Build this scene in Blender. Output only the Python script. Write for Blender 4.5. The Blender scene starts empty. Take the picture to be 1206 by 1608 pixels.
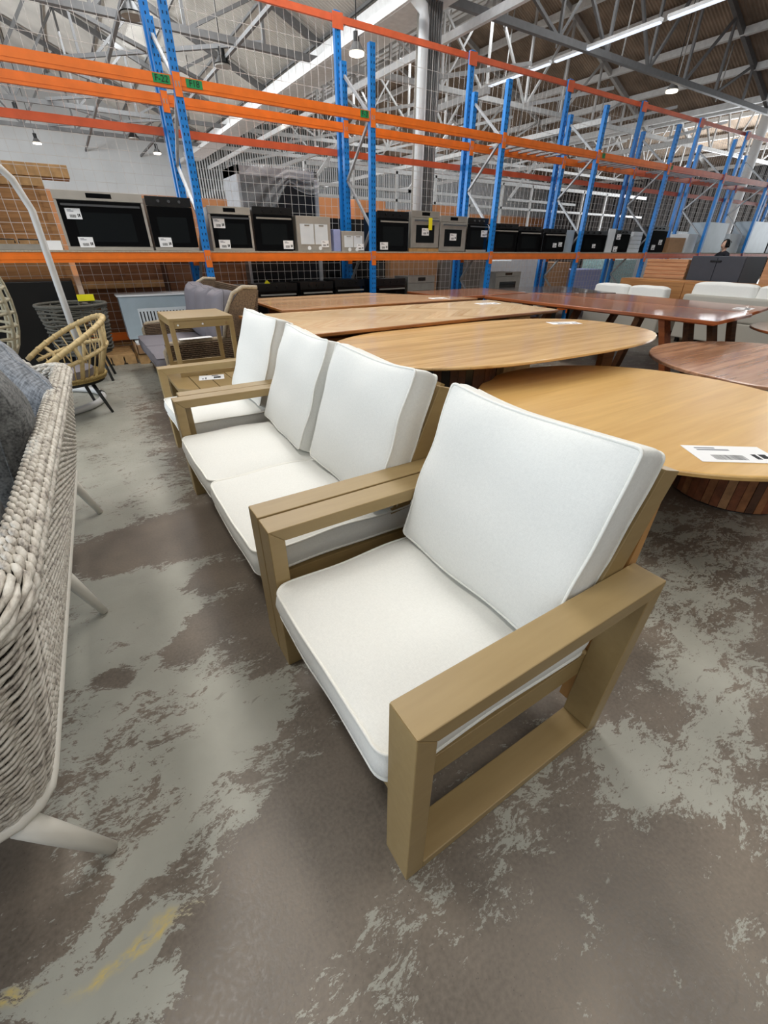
import bpy, math, random
import numpy as np
from mathutils import Matrix, Vector
rnd = random.Random(7)
SC = bpy.context.scene
COL = SC.collection
# ---------------------------------------------------------------- camera
CAM_H, F_PX, PITCH, YAW, ROLL = 1.45, 675.5, .5483, .5705, .007
fw = Vector((math.sin(YAW)*math.cos(PITCH), math.cos(YAW)*math.cos(PITCH), -math.sin(PITCH)))
r0 = Vector((math.cos(YAW), -math.sin(YAW), 0)); u0 = r0.cross(fw)
rr = math.cos(ROLL)*r0 + math.sin(ROLL)*u0
uu = -math.sin(ROLL)*r0 + math.cos(ROLL)*u0
cd = bpy.data.cameras.new('camera'); cam = bpy.data.objects.new('camera', cd); COL.objects.link(cam)
cam.matrix_world = Matrix(((rr.x, uu.x, -fw.x, 0), (rr.y, uu.y, -fw.y, 0), (rr.z, uu.z, -fw.z, CAM_H), (0, 0, 0, 1)))
cd.sensor_fit = 'VERTICAL'; cd.sensor_height = 36; cd.lens = F_PX/1608*36; cd.clip_start = .02; cd.clip_end = 300
SC.camera = cam
# ---------------------------------------------------------------- world, lights, exposure
SC.view_settings.view_transform = 'Standard'; SC.view_settings.look = 'None'
SC.view_settings.exposure = -0.18; SC.view_settings.gamma = 1.0; SC.view_settings.use_curve_mapping = False
w = bpy.data.worlds.new('daylight'); SC.world = w; w.use_nodes = True
bg = w.node_tree.nodes['Background']; bg.inputs[0].default_value = (.80, .90, 1, 1); bg.inputs[1].default_value = .95
def area(name, loc, size, power, color, target=None, sy=None):
    l = bpy.data.lights.new(name, 'AREA'); l.shape = 'RECTANGLE'; l.size = size; l.size_y = sy or size
    l.energy = power; l.color = color
    o = bpy.data.objects.new(name, l); COL.objects.link(o); o.location = loc
    d = (Vector(target) - Vector(loc)) if target else Vector((0, 0, -1))
    o.rotation_euler = d.to_track_quat('-Z', 'Y').to_euler()
    return o
area('skylight_strip', (-1.2, 3.0, 7.0), .9, 190, (1, .98, .93), sy=3)
area('skylight_strip', (4, -1.5, 7.2), 2.0, 150, (1, .97, .92), sy=4)
area('skylight_strip', (3.8, 7.4, 7.8), 1.4, 560, (1, .98, .95), sy=6)
area('skylight_strip', (12, 6, 8.0), 2, 560, (.95, .98, 1), sy=10)
area('skylight_strip', (3, 18, 8.0), 2, 1100, (.95, .98, 1), sy=14)
area('skylight_strip', (14, 20, 8.0), 2, 650, (.95, .98, 1), sy=16)
area('door_daylight', (-9, 3, 3.2), 6, 600, (.80, .90, 1), target=(2, 2.5, .6), sy=5)
area('fill_light', (-7.6, 22, 3.6), 10, 1500, (.92, .96, 1), target=(4, 22, 6.5), sy=3)  # added fill aimed upward to brighten the pale roof, no window here
area('fill_light', (38, 14, 3.4), 12, 3200, (.92, .96, 1), target=(16, 14, 8.5), sy=3)  # added uplight for the brown roof from the right side
area('fill_light', (18, 33, 4.0), 20, 450, (.92, .96, 1), target=(16, 14, 9), sy=2.5)  # added uplight for the roof from the far end
area('fill_light', (0, -6, 7.0), 6, 160, (.98, .97, .94), target=(2, 3, .5), sy=3)  # general fill from high behind the camera, not a window
area('door_daylight', (34, 4, 4.2), 8, 900, (.9, .96, 1), target=(12, 7, 2), sy=6)

# ---------------------------------------------------------------- materials
def lin(c): return tuple(((v/255)/12.92 if v/255 <= .04045 else ((v/255+.055)/1.055)**2.4) for v in c) + (1,)
class NT:
    def __init__(s, name):
        s.m = bpy.data.materials.new(name); s.m.use_nodes = True; s.t = s.m.node_tree; s.b = s.t.nodes['Principled BSDF']
    def n(s, typ, ins={}, **kw):
        x = s.t.nodes.new(typ)
        for k, v in kw.items(): setattr(x, k, v)
        for k, v in ins.items():
            if isinstance(v, tuple) and len(v) == 2 and hasattr(v[0], 'outputs'): s.t.links.new(v[0].outputs[v[1]], x.inputs[k])
            elif hasattr(v, 'outputs'): s.t.links.new(v.outputs[0], x.inputs[k])
            else: x.inputs[k].default_value = v
        return x
    def math(s, op, a, b=0, c=None, clamp=False):
        d = {0: a, 1: b}
        if c is not None: d[2] = c
        return s.n('ShaderNodeMath', d, operation=op, use_clamp=clamp)
    def ramp(s, f, stops):
        r = s.n('ShaderNodeValToRGB', {0: f}); cr = r.color_ramp
        while len(cr.elements) < len(stops): cr.elements.new(.5)
        for e, (p, c) in zip(cr.elements, stops): e.position = p; e.color = c
        return r
    def mix(s, f, a, b, blend='MIX'):
        x = s.t.nodes.new('ShaderNodeMix'); x.data_type = 'RGBA'; x.blend_type = blend
        for i, v in ((0, f), (6, a), (7, b)):
            if isinstance(v, tuple) and len(v) == 2: s.t.links.new(v[0].outputs[v[1]], x.inputs[i])
            elif hasattr(v, 'outputs'): s.t.links.new(v.outputs[0], x.inputs[i])
            else: x.inputs[i].default_value = v
        class O: pass
        o = O(); o.outputs = [x.outputs[2]]; return o
    def set(s, k, v):
        if hasattr(v, 'outputs'): s.t.links.new(v.outputs[0], s.b.inputs[k])
        else: s.b.inputs[k].default_value = v
    def bump(s, h, st=.3, dist=.01):
        b = s.n('ShaderNodeBump', {'Height': h, 'Strength': st, 'Distance': dist}); s.t.links.new(b.outputs[0], s.b.inputs['Normal'])
def plain(name, rgb, rough=.5, metal=0, var=.06, scale=8, bump=0, coat=0):
    t = NT(name); c = lin(rgb)
    tc = t.n('ShaderNodeTexCoord'); nz = t.n('ShaderNodeTexNoise', {'Vector': (tc, 3), 'Scale': scale, 'Detail': 4})
    lo = tuple(v*(1-var) for v in c[:3])+(1,); hi = tuple(min(1, v*(1+var)) for v in c[:3])+(1,)
    t.set('Base Color', t.ramp(nz, [(.3, lo), (.7, hi)])); t.set('Roughness', rough); t.set('Metallic', metal)
    if coat: t.set('Coat Weight', coat); t.set('Coat Roughness', .08)
    if bump: t.bump(nz, bump)
    return t.m
def emit(name, rgb, st):
    t = NT(name); t.set('Base Color', lin(rgb)); t.set('Emission Color', lin(rgb)); t.set('Emission Strength', st); return t.m
def wood(name, c1, c2, axis=0, plank=.12, rough=.35, coat=0, seam=.5, tint=.25, gs=1, chevron=False):
    """grain runs along axis, planks side by side across it"""
    t = NT(name); tc = t.n('ShaderNodeTexCoord'); sp = t.n('ShaderNodeSeparateXYZ', {0: (tc, 3)})
    ax = [(sp, 0), (sp, 1), (sp, 2)]
    along, across = ax[axis], ax[1 if axis == 0 else 0]
    if chevron:
        md = t.math('PINGPONG', across, .42)
        across_v = t.math('MULTIPLY_ADD', along, .72, t.math('MULTIPLY', md, .9))
        al = t.math('SUBTRACT', along, md); al = (al, 0); acr = (across_v, 0)
    else: al, acr = along, across
    pid = t.math('FLOOR', t.math('DIVIDE', acr, plank))
    wn = t.n('ShaderNodeTexWhiteNoise', {'W': pid}, noise_dimensions='1D')
    v = t.n('ShaderNodeCombineXYZ', {0: t.math('MULTIPLY_ADD', al, 1.6*gs, t.math('MULTIPLY', (wn, 0), 20)), 1: t.math('MULTIPLY', acr, 26*gs), 2: t.math('MULTIPLY', ax[2], 26*gs)})
    nz = t.n('ShaderNodeTexNoise', {'Vector': v, 'Scale': 1, 'Detail': 6, 'Distortion': .6})
    col = t.ramp(nz, [(.25, lin(c2)), (.55, lin(c1)), (.85, tuple(min(1, q*1.15) for q in lin(c1)[:3])+(1,))])
    tn = t.ramp((wn, 0), [(0, (1-tint, 1-tint*1.1, 1-tint*1.2, 1)), (1, (1, 1, 1, 1))])
    col = t.mix(1.0, col, tn, 'MULTIPLY')
    fr = t.math('FRACT', t.math('DIVIDE', acr, plank)); ed = t.math('LESS_THAN', t.math('PINGPONG', fr, .5), .012)
    col = t.mix(t.math('MULTIPLY', ed, seam), col, (.05, .03, .015, 1))
    t.set('Base Color', col); t.set('Roughness', rough)
    if coat: t.set('Coat Weight', coat); t.set('Coat Roughness', .1)
    t.bump(nz, .06, .004)
    return t.m
def ramp_wood(*a, **k): return wood(*a, **k)
M = {}
def mk_faux():
    t = NT('wood_look_aluminium'); tc = t.n('ShaderNodeTexCoord')
    mp = t.n('ShaderNodeMapping', {'Vector': (tc, 3), 'Scale': (5, 40, 40)})
    nz = t.n('ShaderNodeTexNoise', {'Vector': mp, 'Scale': 1, 'Detail': 3})
    t.set('Base Color', t.ramp(nz, [(.2, lin((151, 127, 84))), (.8, lin((161, 137, 93)))])); t.set('Roughness', .42); t.bump(nz, .03, .002)
    return t.m
M['faux'] = mk_faux()
M['faux_light'] = plain('light_wood_support', (186, 138, 80), .45, scale=14, var=.1)
def fabric(name, rgb, scale=420, var=.04, bump=.15, mel=None):
    t = NT(name); tc = t.n('ShaderNodeTexCoord'); c = lin(rgb)
    m1 = t.n('ShaderNodeMapping', {'Vector': (tc, 3), 'Scale': (scale*.2, scale, scale)}); m2 = t.n('ShaderNodeMapping', {'Vector': (tc, 3), 'Scale': (scale, scale*.2, scale*.25)})
    a = t.n('ShaderNodeTexNoise', {'Vector': m1, 'Scale': 1, 'Detail': 2}); b = t.n('ShaderNodeTexNoise', {'Vector': m2, 'Scale': 1, 'Detail': 2})
    s = t.math('MULTIPLY', t.math('ADD', a, b), .5)
    lo = lin(mel) if mel else tuple(v*(1-var) for v in c[:3])+(1,); hi = tuple(min(.92, v*(1+var)) for v in c[:3])+(1,)
    t.set('Base Color', t.ramp(s, [(.36, lo), (.62, hi)])); t.set('Roughness', .9)
    big = t.n('ShaderNodeTexNoise', {'Vector': (tc, 3), 'Scale': 7, 'Detail': 3})
    t.bump(t.math('ADD', t.math('MULTIPLY', s, .15), t.math('MULTIPLY', big, .8)), bump, .01)
    return t.m
M['white_fabric'] = fabric('white_canvas', (232, 232, 227))
M['white_piping'] = fabric('white_piping', (238, 237, 230), bump=.05)
M['grey_fabric'] = fabric('grey_cushion_fabric', (126, 122, 128), scale=260, bump=.5)
M['melange'] = fabric('charcoal_melange', (120, 120, 118), scale=130, bump=.4, mel=(62, 62, 62))
M['melange_light'] = fabric('pale_grey_melange', (150, 153, 158), scale=130, bump=.4, mel=(96, 98, 102))
M['rope_white'] = plain('pale_rope', (200, 197, 190), .8, scale=60, var=.12)
M['rope_dark'] = plain('charcoal_rope', (84, 82, 74), .8, scale=60, var=.2)
M['rope_beige'] = plain('beige_wicker', (168, 160, 136), .7, scale=40, var=.15)
def strand():
    t = NT('whitewashed_wicker'); tc = t.n('ShaderNodeTexCoord')
    mp = t.n('ShaderNodeMapping', {'Vector': (tc, 3), 'Scale': (45, 22, 45)})
    nz = t.n('ShaderNodeTexNoise', {'Vector': mp, 'Scale': 1, 'Detail': 3})
    mp2 = t.n('ShaderNodeMapping', {'Vector': (tc, 3), 'Scale': (300, 60, 300)})
    n2 = t.n('ShaderNodeTexNoise', {'Vector': mp2, 'Scale': 1, 'Detail': 2})
    s = t.math('ADD', t.math('MULTIPLY', nz, .7), t.math('MULTIPLY', n2, .3))
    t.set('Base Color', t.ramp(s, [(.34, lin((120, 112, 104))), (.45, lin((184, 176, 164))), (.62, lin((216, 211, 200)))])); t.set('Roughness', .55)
    return t.m
M['strand'] = strand()
M['strand_back'] = plain('wicker_shadow_liner', (66, 58, 52), .9)  # dark colour stands in for the shade seen through the weave gaps
M['white_metal'] = plain('white_powder_coat', (226, 222, 212), .35, var=.02)
M['pole_white'] = plain('white_pole', (205, 205, 203), .4, var=.03)
M['wicker_brown'] = plain('brown_wicker', (112, 92, 72), .7, scale=70, var=.45)
M['wicker_trim'] = plain('wicker_trim', (172, 158, 136), .7, scale=50, var=.2)
M['cane'] = plain('pale_cane', (206, 182, 132), .5, scale=30, var=.15)
M['cane_seat'] = plain('yellow_cane_seat', (150, 128, 74), .6, scale=90, var=.4)
M['black'] = plain('satin_black', (14, 14, 15), .35)
M['black_leg'] = plain('black_leg', (34, 36, 36), .45)
M['black_glass'] = plain('black_glass', (6, 6, 7), .12)
M['window_glass'] = plain('oven_window', (20, 23, 24), .1)
M['steel'] = plain('brushed_steel', (184, 178, 168), .32, metal=.35, scale=3, var=.1)
M['steel_dull'] = plain('film_covered_steel', (150, 146, 138), .4, metal=.2, scale=6, var=.12)
M['chrome'] = plain('chrome', (225, 225, 225), .12, metal=1)
M['paper'] = plain('white_paper', (240, 240, 240), .7, var=.01)
M['ink'] = plain('black_print', (20, 20, 22), .7)
M['inkg'] = plain('grey_print', (130, 132, 138), .7)
M['yellow'] = plain('yellow_paper', (232, 220, 20), .6)
M['green'] = plain('green_label', (20, 140, 78), .6)
M['blue'] = plain('rack_blue', (22, 124, 204), .38, scale=5, var=.12)
M['blue_hole'] = plain('upright_slot', (10, 34, 62), .8)
M['orange'] = plain('rack_orange', (236, 118, 30), .4, scale=6, var=.1)
M['orange_red'] = plain('rack_red_orange', (212, 98, 58), .45, scale=6, var=.12)
M['galv'] = plain('galvanised_steel', (158, 161, 164), .4, metal=.25, scale=12, var=.15)
M['pipe'] = plain('painted_pipe', (206, 210, 212), .35, var=.05)
M['wire'] = plain('mesh_wire', (206, 203, 198), .5)
M['board'] = plain('particle_board', (176, 164, 144), .8, scale=60, var=.2)
M['ply'] = wood('old_plywood', (190, 140, 88), (146, 102, 60), axis=0, plank=.35, rough=.7, tint=.4)
M['ply_dark'] = wood('dark_plywood', (138, 92, 56), (98, 62, 38), axis=0, plank=.4, rough=.7, tint=.45)
M['pallet'] = plain('pallet_pine', (190, 150, 100), .75, scale=15, var=.18)
M['card'] = plain('cardboard', (176, 136, 98), .8, scale=10, var=.1)
M['film'] = plain('blue_protective_film', (168, 182, 190), .3, scale=4, var=.08)
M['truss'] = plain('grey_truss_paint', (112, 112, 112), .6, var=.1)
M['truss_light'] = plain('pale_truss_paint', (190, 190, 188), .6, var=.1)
M['purlin'] = plain('white_purlin_paint', (232, 233, 232), .6, var=.08)
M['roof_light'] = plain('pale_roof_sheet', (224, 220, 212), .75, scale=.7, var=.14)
M['roof_brown'] = plain('aged_roof_sheet', (158, 140, 122), .85, scale=1.5, var=.3)
M['wall_white'] = plain('white_cladding', (214, 216, 216), .7, scale=.5, var=.08)
M['wall_salmon'] = plain('salmon_brick', (206, 140, 92), .8, scale=2, var=.12)
M['wall_dark'] = plain('louvre_gap', (38, 35, 33), .8)
M['concrete'] = plain('column_concrete', (122, 118, 110), .8, scale=3, var=.2)
M['oval_wood'] = wood('golden_oak', (222, 180, 112), (212, 166, 98), axis=0, plank=1.2, rough=.3, coat=.12, seam=0, tint=.04, gs=.8)
M['messmate'] = wood('honey_timber', (232, 190, 128), (200, 152, 92), axis=0, plank=.11, rough=.26, coat=.25, seam=.15, tint=.18, gs=.7)
M['chev'] = wood('chevron_parquet', (250, 222, 178), (234, 196, 146), axis=0, plank=.13, rough=.22, coat=.35, seam=.25, tint=.2, chevron=True)
M['plank_brown'] = wood('pinkish_planks', (236, 194, 152), (204, 158, 116), axis=0, plank=.2, rough=.22, coat=.35, seam=.3, tint=.3)
M['edge_wood'] = wood('table_edge', (186, 122, 62), (140, 84, 40), axis=0, plank=.9, rough=.4, seam=0)
M['red_wood'] = wood('red_brown_timber', (180, 124, 92), (130, 82, 58), axis=1, plank=.16, rough=.24, coat=.4, seam=.3, tint=.35)
M['red_edge'] = wood('red_timber_edge', (176, 100, 56), (130, 66, 36), axis=1, plank=.9, rough=.35, seam=0)
M['grey_top'] = plain('dark_stained_top', (74, 68, 66), .2, coat=.5)
M['round_wood'] = wood('walnut_planks', (206, 156, 122), (150, 102, 76), axis=0, plank=.13, rough=.22, coat=.35, seam=.2, tint=.3, gs=.6)
M['plinth'] = wood('barrel_slats', (160, 108, 66), (92, 56, 32), axis=2, plank=.05, rough=.6, seam=.8, tint=.6)
M['slat_wood'] = wood('salmon_timber', (222, 164, 118), (196, 136, 92), axis=1, plank=.3, rough=.5, seam=.2, tint=.1)
M['cab_brown'] = wood('brown_cabinet_timber', (186, 132, 78), (150, 100, 56), axis=1, plank=.3, rough=.5, seam=.2, tint=.15)
M['charcoal'] = plain('charcoal_paint', (62, 64, 72), .5, var=.05)
M['lamp'] = emit('lamp_glow', (255, 244, 220), 9)
M['tube'] = emit('strip_light_glow', (225, 235, 250), 1.15)
M['skin'] = plain('skin', (232, 186, 160), .5, var=.04)
M['hair'] = plain('black_hair', (16, 14, 14), .5)
M['cloth_dark'] = plain('dark_shirt', (34, 36, 44), .8)
M['white_pack'] = plain('white_carton', (214, 220, 224), .6, var=.04)
M['blue_pack'] = plain('blue_print_carton', (150, 158, 200), .6)
M['teal_pack'] = plain('teal_print_bag', (160, 196, 194), .5, scale=20, var=.35)
def plastic():
    t = NT('clear_plastic_wrap'); t.set('Base Color', (.75, .77, .78, 1)); t.set('Roughness', .25); t.set('Alpha', .2)
    tc = t.n('ShaderNodeTexCoord'); nz = t.n('ShaderNodeTexNoise', {'Vector': (tc, 3), 'Scale': 9, 'Detail': 4}); t.bump(nz, 1, .05)
    return t.m
M['plastic'] = plastic()

# ---------------------------------------------------------------- mesh helper
class MB:
    def __init__(s): s.v = []; s.f = []; s.m = []; s.sm = []
    def add(s, vs, fs, mi=0, smooth=False):
        o = len(s.v); s.v += [tuple(p) for p in vs]
        for f in fs: s.f.append(tuple(i+o for i in f)); s.m.append(mi); s.sm.append(smooth)
        return s
    def box(s, x0, x1, y0, y1, z0, z1, mi=0):
        vs = [(x, y, z) for z in (z0, z1) for y in (y0, y1) for x in (x0, x1)]
        return s.add(vs, [(0, 2, 3, 1), (4, 5, 7, 6), (0, 1, 5, 4), (1, 3, 7, 5), (3, 2, 6, 7), (2, 0, 4, 6)], mi)
    def bar(s, p, q, w, h, mi=0, up=(0, 0, 1)):
        p = Vector(p); q = Vector(q); d = (q-p).normalized(); u = Vector(up)
        if abs(d.dot(u)) > .98: u = Vector((1, 0, 0))
        a = d.cross(u).normalized(); b = a.cross(d)
        vs = [c + a*sx*w/2 + b*sz*h/2 for c in (p, q) for sz in (-1, 1) for sx in (-1, 1)]
        return s.add(vs, [(0, 1, 3, 2), (4, 6, 7, 5), (0, 4, 5, 1), (1, 5, 7, 3), (3, 7, 6, 2), (2, 6, 4, 0)], mi)
    def tube(s, pts, r, n=8, mi=0, closed=False, caps=True):
        P = [Vector(p) for p in pts]; N = len(P); R = r if hasattr(r, '__len__') else [r]*N
        vs = []; prev = None
        for i in range(N):
            if closed: d = P[(i+1) % N]-P[i-1]
            else: d = P[min(i+1, N-1)]-P[max(i-1, 0)]
            d = d.normalized() if d.length > 1e-9 else Vector((0, 0, 1))
            if prev is None:
                u = Vector((0, 0, 1)) if abs(d.z) < .9 else Vector((1, 0, 0)); a = d.cross(u).normalized()
            else:
                a = (prev - d*prev.dot(d)); a = a.normalized() if a.length > 1e-6 else prev
            prev = a; b = d.cross(a)
            vs += [P[i]+(a*math.cos(t)+b*math.sin(t))*R[i] for t in [2*math.pi*k/n for k in range(n)]]
        fs = []
        for i in range(N if closed else N-1):
            j = (i+1) % N
            fs += [(i*n+k, i*n+(k+1) % n, j*n+(k+1) % n, j*n+k) for k in range(n)]
        if caps and not closed: fs += [tuple(range(n-1, -1, -1)), tuple((N-1)*n+k for k in range(n))]
        return s.add(vs, fs, mi, True)
    def cyl(s, c, r, z0, z1, n=24, mi=0, r1=None, smooth=True):
        r1 = r if r1 is None else r1
        vs = [(c[0]+q*math.cos(2*math.pi*k/n), c[1]+q*math.sin(2*math.pi*k/n), z) for q, z in ((r, z0), (r1, z1)) for k in range(n)]
        s.add(vs, [(k, (k+1) % n, n+(k+1) % n, n+k) for k in range(n)], mi, smooth)
        return s.add(vs, [tuple(range(n-1, -1, -1)), tuple(range(n, 2*n))], mi, False)
    def prism(s, out, lo, hi, axis=2, mi=0):
        n = len(out)
        def P(a, b, c): return {2: (a, b, c), 1: (a, c, b), 0: (c, a, b)}[axis]
        vs = [P(a, b, lo) for a, b in out]+[P(a, b, hi) for a, b in out]
        return s.add(vs, [tuple(range(n-1, -1, -1)), tuple(range(n, 2*n))]+[(k, (k+1) % n, n+(k+1) % n, n+k) for k in range(n)], mi)
    def grid(s, fn, nu, nv, mi=0, closeu=False):
        vs = [fn(i/(nu if closeu else nu-1), j/(nv-1)) for j in range(nv) for i in range(nu)]
        fs = [(j*nu+i, j*nu+(i+1) % nu, (j+1)*nu+(i+1) % nu, (j+1)*nu+i) for j in range(nv-1) for i in range(nu if closeu else nu-1)]
        return s.add(vs, fs, mi, True)
    def build(s, name, mats, parent=None, bevel=0, org=None, weld=False):
        v = np.array(s.v, dtype=float).reshape(-1, 3)
        if org is not None: v = v - np.array(org)
        me = bpy.data.meshes.new(name); me.from_pydata(v.tolist(), [], s.f)
        for m in (mats if isinstance(mats, (list, tuple)) else [mats]): me.materials.append(M[m] if isinstance(m, str) else m)
        me.polygons.foreach_set('material_index', s.m); me.polygons.foreach_set('use_smooth', s.sm); me.update()
        import bmesh
        bm = bmesh.new(); bm.from_mesh(me)
        if weld: bmesh.ops.remove_doubles(bm, verts=bm.verts, dist=1e-5)
        bmesh.ops.recalc_face_normals(bm, faces=bm.faces); bm.to_mesh(me); bm.free()
        o = bpy.data.objects.new(name, me); COL.objects.link(o)
        if parent: o.parent = parent
        if bevel:
            b = o.modifiers.new('bevel', 'BEVEL'); b.width = bevel; b.segments = 2; b.limit_method = 'ANGLE'; b.angle_limit = .7
        return o
def tag(o, label, cat, group=None):
    o['label'] = label; o['category'] = cat
    if group: o['group'] = group
    return o
def thing(name, label, cat, loc=(0, 0, 0), rz=0, group=None):
    o = bpy.data.objects.new(name, None); COL.objects.link(o); o.empty_display_size = .1
    o.location = loc; o.rotation_euler = (0, 0, rz)
    return tag(o, label, cat, group)
def struct(o): o['kind'] = 'structure'; return o
def copy_tree(o, parent=None):
    c = o.copy(); COL.objects.link(c)
    if parent: c.parent = parent
    for ch in list(o.children): copy_tree(ch, c)
    return c
def V(*a): return Vector(a)

# ---------------------------------------------------------------- floor
def floor_material():
    t = NT('worn_painted_concrete'); tc = t.n('ShaderNodeTexCoord'); P = (tc, 3)
    sp = t.n('ShaderNodeSeparateXYZ', {0: P})
    warp = t.n('ShaderNodeTexNoise', {'Vector': P, 'Scale': 5, 'Detail': 5})
    wv = t.n('ShaderNodeVectorMath', {0: (warp, 1), 1: (.5, .5, .5)}, operation='SUBTRACT')
    wv = t.n('ShaderNodeVectorMath', {0: wv, 'Scale': .16}, operation='SCALE')
    PW = t.n('ShaderNodeVectorMath', {0: P, 1: wv}, operation='ADD')
    big = t.n('ShaderNodeTexNoise', {'Vector': t.n('ShaderNodeMapping', {'Vector': PW, 'Rotation': (0, 0, .5), 'Scale': (2.6, 4.6, 1)}), 'Scale': 1.7, 'Detail': 12, 'Roughness': .76})
    fine = t.n('ShaderNodeTexNoise', {'Vector': t.n('ShaderNodeMapping', {'Vector': PW, 'Rotation': (0, 0, .4), 'Scale': (1, 2.2, 1)}), 'Scale': 24, 'Detail': 8, 'Roughness': .75})
    vf = t.n('ShaderNodeTexNoise', {'Vector': t.n('ShaderNodeMapping', {'Vector': P, 'Rotation': (0, 0, .9), 'Scale': (1, 2.5, 1)}), 'Scale': 75, 'Detail': 5, 'Roughness': .7})
    f = t.math('ADD', t.math('ADD', t.math('MULTIPLY', big, .50), t.math('MULTIPLY', fine, .32)), t.math('MULTIPLY', vf, .18))
    # (x, y, rx, ry, angle, amount): where paint survives (+) or is worn off (-)
    blobs = [(-.15, 3.6, .5, 2.2, 0, .11), (-.2, 1.6, .42, 1.15, .1, .085), (.1, 1.05, .3, .12, .3, .09), (-.2, 6.8, 1.5, 2.0, 0, .10),
             (-.25, .80, .22, .06, .5, .10), (-.36, .60, .16, .07, .4, .15), (-.5, .68, .14, .1, .4, .06), (-.3, .51, .1, .05, 0, .12),
             (-.1, .47, .05, .04, 0, .1), (.0, .74, .05, .04, 0, .06),
             (.05, 2.42, .6, .28, -.05, -.24), (.2, 1.9, .14, .12, 0, -.14), (.05, 1.55, .22, .13, .5, -.15), (-.3, 1.5, .08, .07, 0, -.1),
             (.12, .55, .35, .2, .4, -.13), (-.45, .74, .2, .05, .2, -.05),
             (1.12, .20, .22, .16, .3, .085), (1.7, .22, .40, .2, .2, .07), (1.35, .05, .3, .14, .3, .06), (.72, .06, .1, .09, .5, .04), (.6, -.05, .7, .25, 0, -.07),
             (.85, .30, .12, .14, 0, .03), (.5, .1, .6, .5, 0, .035), (1.0, -.1, .5, .3, 0, .03), (.95, -.2, .12, .05, .6, .05), (.5, -.05, .05, .12, .2, .04), (.3, .62, .12, .05, .5, .05), (.42, .74, .06, .09, .2, .06), (1.3, -.25, .3, .12, .4, .05), (.15, .35, .3, .15, .5, .02), (2.6, .7, .8, .5, 0, .06), (1.9, .5, .4, .3, 0, .04), (6, 3, 4, 2, 0, .03)]
    acc = None
    for (x, y, rx, ry, a, amt) in blobs:
        mp = t.n('ShaderNodeMapping', {'Vector': PW, 'Location': (x, y, 0), 'Rotation': (0, 0, a), 'Scale': (rx, ry, 10)}, vector_type='TEXTURE')
        ln = t.n('ShaderNodeVectorMath', {0: mp}, operation='LENGTH')
        e = t.n('ShaderNodeMapRange', {'Value': (ln, 1), 'From Min': 1.25, 'From Max': .45, 'To Min': 0, 'To Max': amt}, interpolation_type='SMOOTHSTEP')
        acc = e if acc is None else t.math('ADD', acc, e)
    f = t.math('ADD', f, acc)
    mask = t.n('ShaderNodeMapRange', {'Value': f, 'From Min': .556, 'From Max': .564})
    # bare concrete
    n1 = t.n('ShaderNodeTexNoise', {'Vector': P, 'Scale': 3, 'Detail': 5}); n2 = t.n('ShaderNodeTexNoise', {'Vector': P, 'Scale': 90, 'Detail': 4})
    bare = t.ramp(t.math('ADD', t.math('MULTIPLY', n1, .65), t.math('MULTIPLY', n2, .35)), [(.3, lin((86, 78, 69))), (.5, lin((112, 102, 91))), (.72, lin((132, 120, 106)))])
    spk = t.n('ShaderNodeTexVoronoi', {'Vector': P, 'Scale': 60}); sm = t.math('LESS_THAN', spk, .08)
    bare = t.mix(t.math('MULTIPLY', sm, .5), bare, lin((60, 54, 50)))
    paint = t.ramp(n1, [(.3, lin((146, 145, 134))), (.7, lin((166, 164, 153)))])
    # traces of old yellow line paint
    ymask = None
    for (x, y, rx, ry, a) in [(-.30, .622, .16, .022, .02), (-.39, .62, .03, .02, 0), (.26, .66, .03, .03, 0), (-.57, .66, .05, .02, 0), (1.93, .72, .1, .03, 0)]:
        mp = t.n('ShaderNodeMapping', {'Vector': PW, 'Location': (x, y, 0), 'Rotation': (0, 0, a), 'Scale': (rx, ry, 10)}, vector_type='TEXTURE')
        ln = t.n('ShaderNodeVectorMath', {0: mp}, operation='LENGTH')
        e = t.n('ShaderNodeMapRange', {'Value': (ln, 1), 'From Min': 1.3, 'From Max': .4}, interpolation_type='SMOOTHSTEP')
        ymask = e if ymask is None else t.math('MAXIMUM', ymask, e)
    ym = t.math('MULTIPLY', ymask, t.math('MULTIPLY', t.math('SUBTRACT', fine, .4), 4, clamp=True), clamp=True)
    paint = t.mix(ym, paint, lin((196, 172, 96)))
    col = t.mix(mask, bare, paint)
    scr = t.n('ShaderNodeTexNoise', {'Vector': t.n('ShaderNodeMapping', {'Vector': PW, 'Rotation': (0, 0, .6), 'Scale': (6, 40, 1)}), 'Scale': 1, 'Detail': 4})
    col = t.mix(t.n('ShaderNodeMapRange', {'Value': scr, 'From Min': .66, 'From Max': .7, 'To Min': 0, 'To Max': .5}), col, lin((100, 92, 82)))
    t.set('Base Color', col)
    t.set('Roughness', t.n('ShaderNodeMapRange', {'Value': n2, 'From Min': .3, 'From Max': .7, 'To Min': .3, 'To Max': .5}))
    t.bump(t.math('ADD', t.math('MULTIPLY', mask, .4), t.math('MULTIPLY', n2, .4)), .25, .004)
    return t.m
M['floor'] = floor_material()
struct(MB().box(-30, 50, -14, 36, -.1, 0).build('floor', 'floor'))

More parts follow.
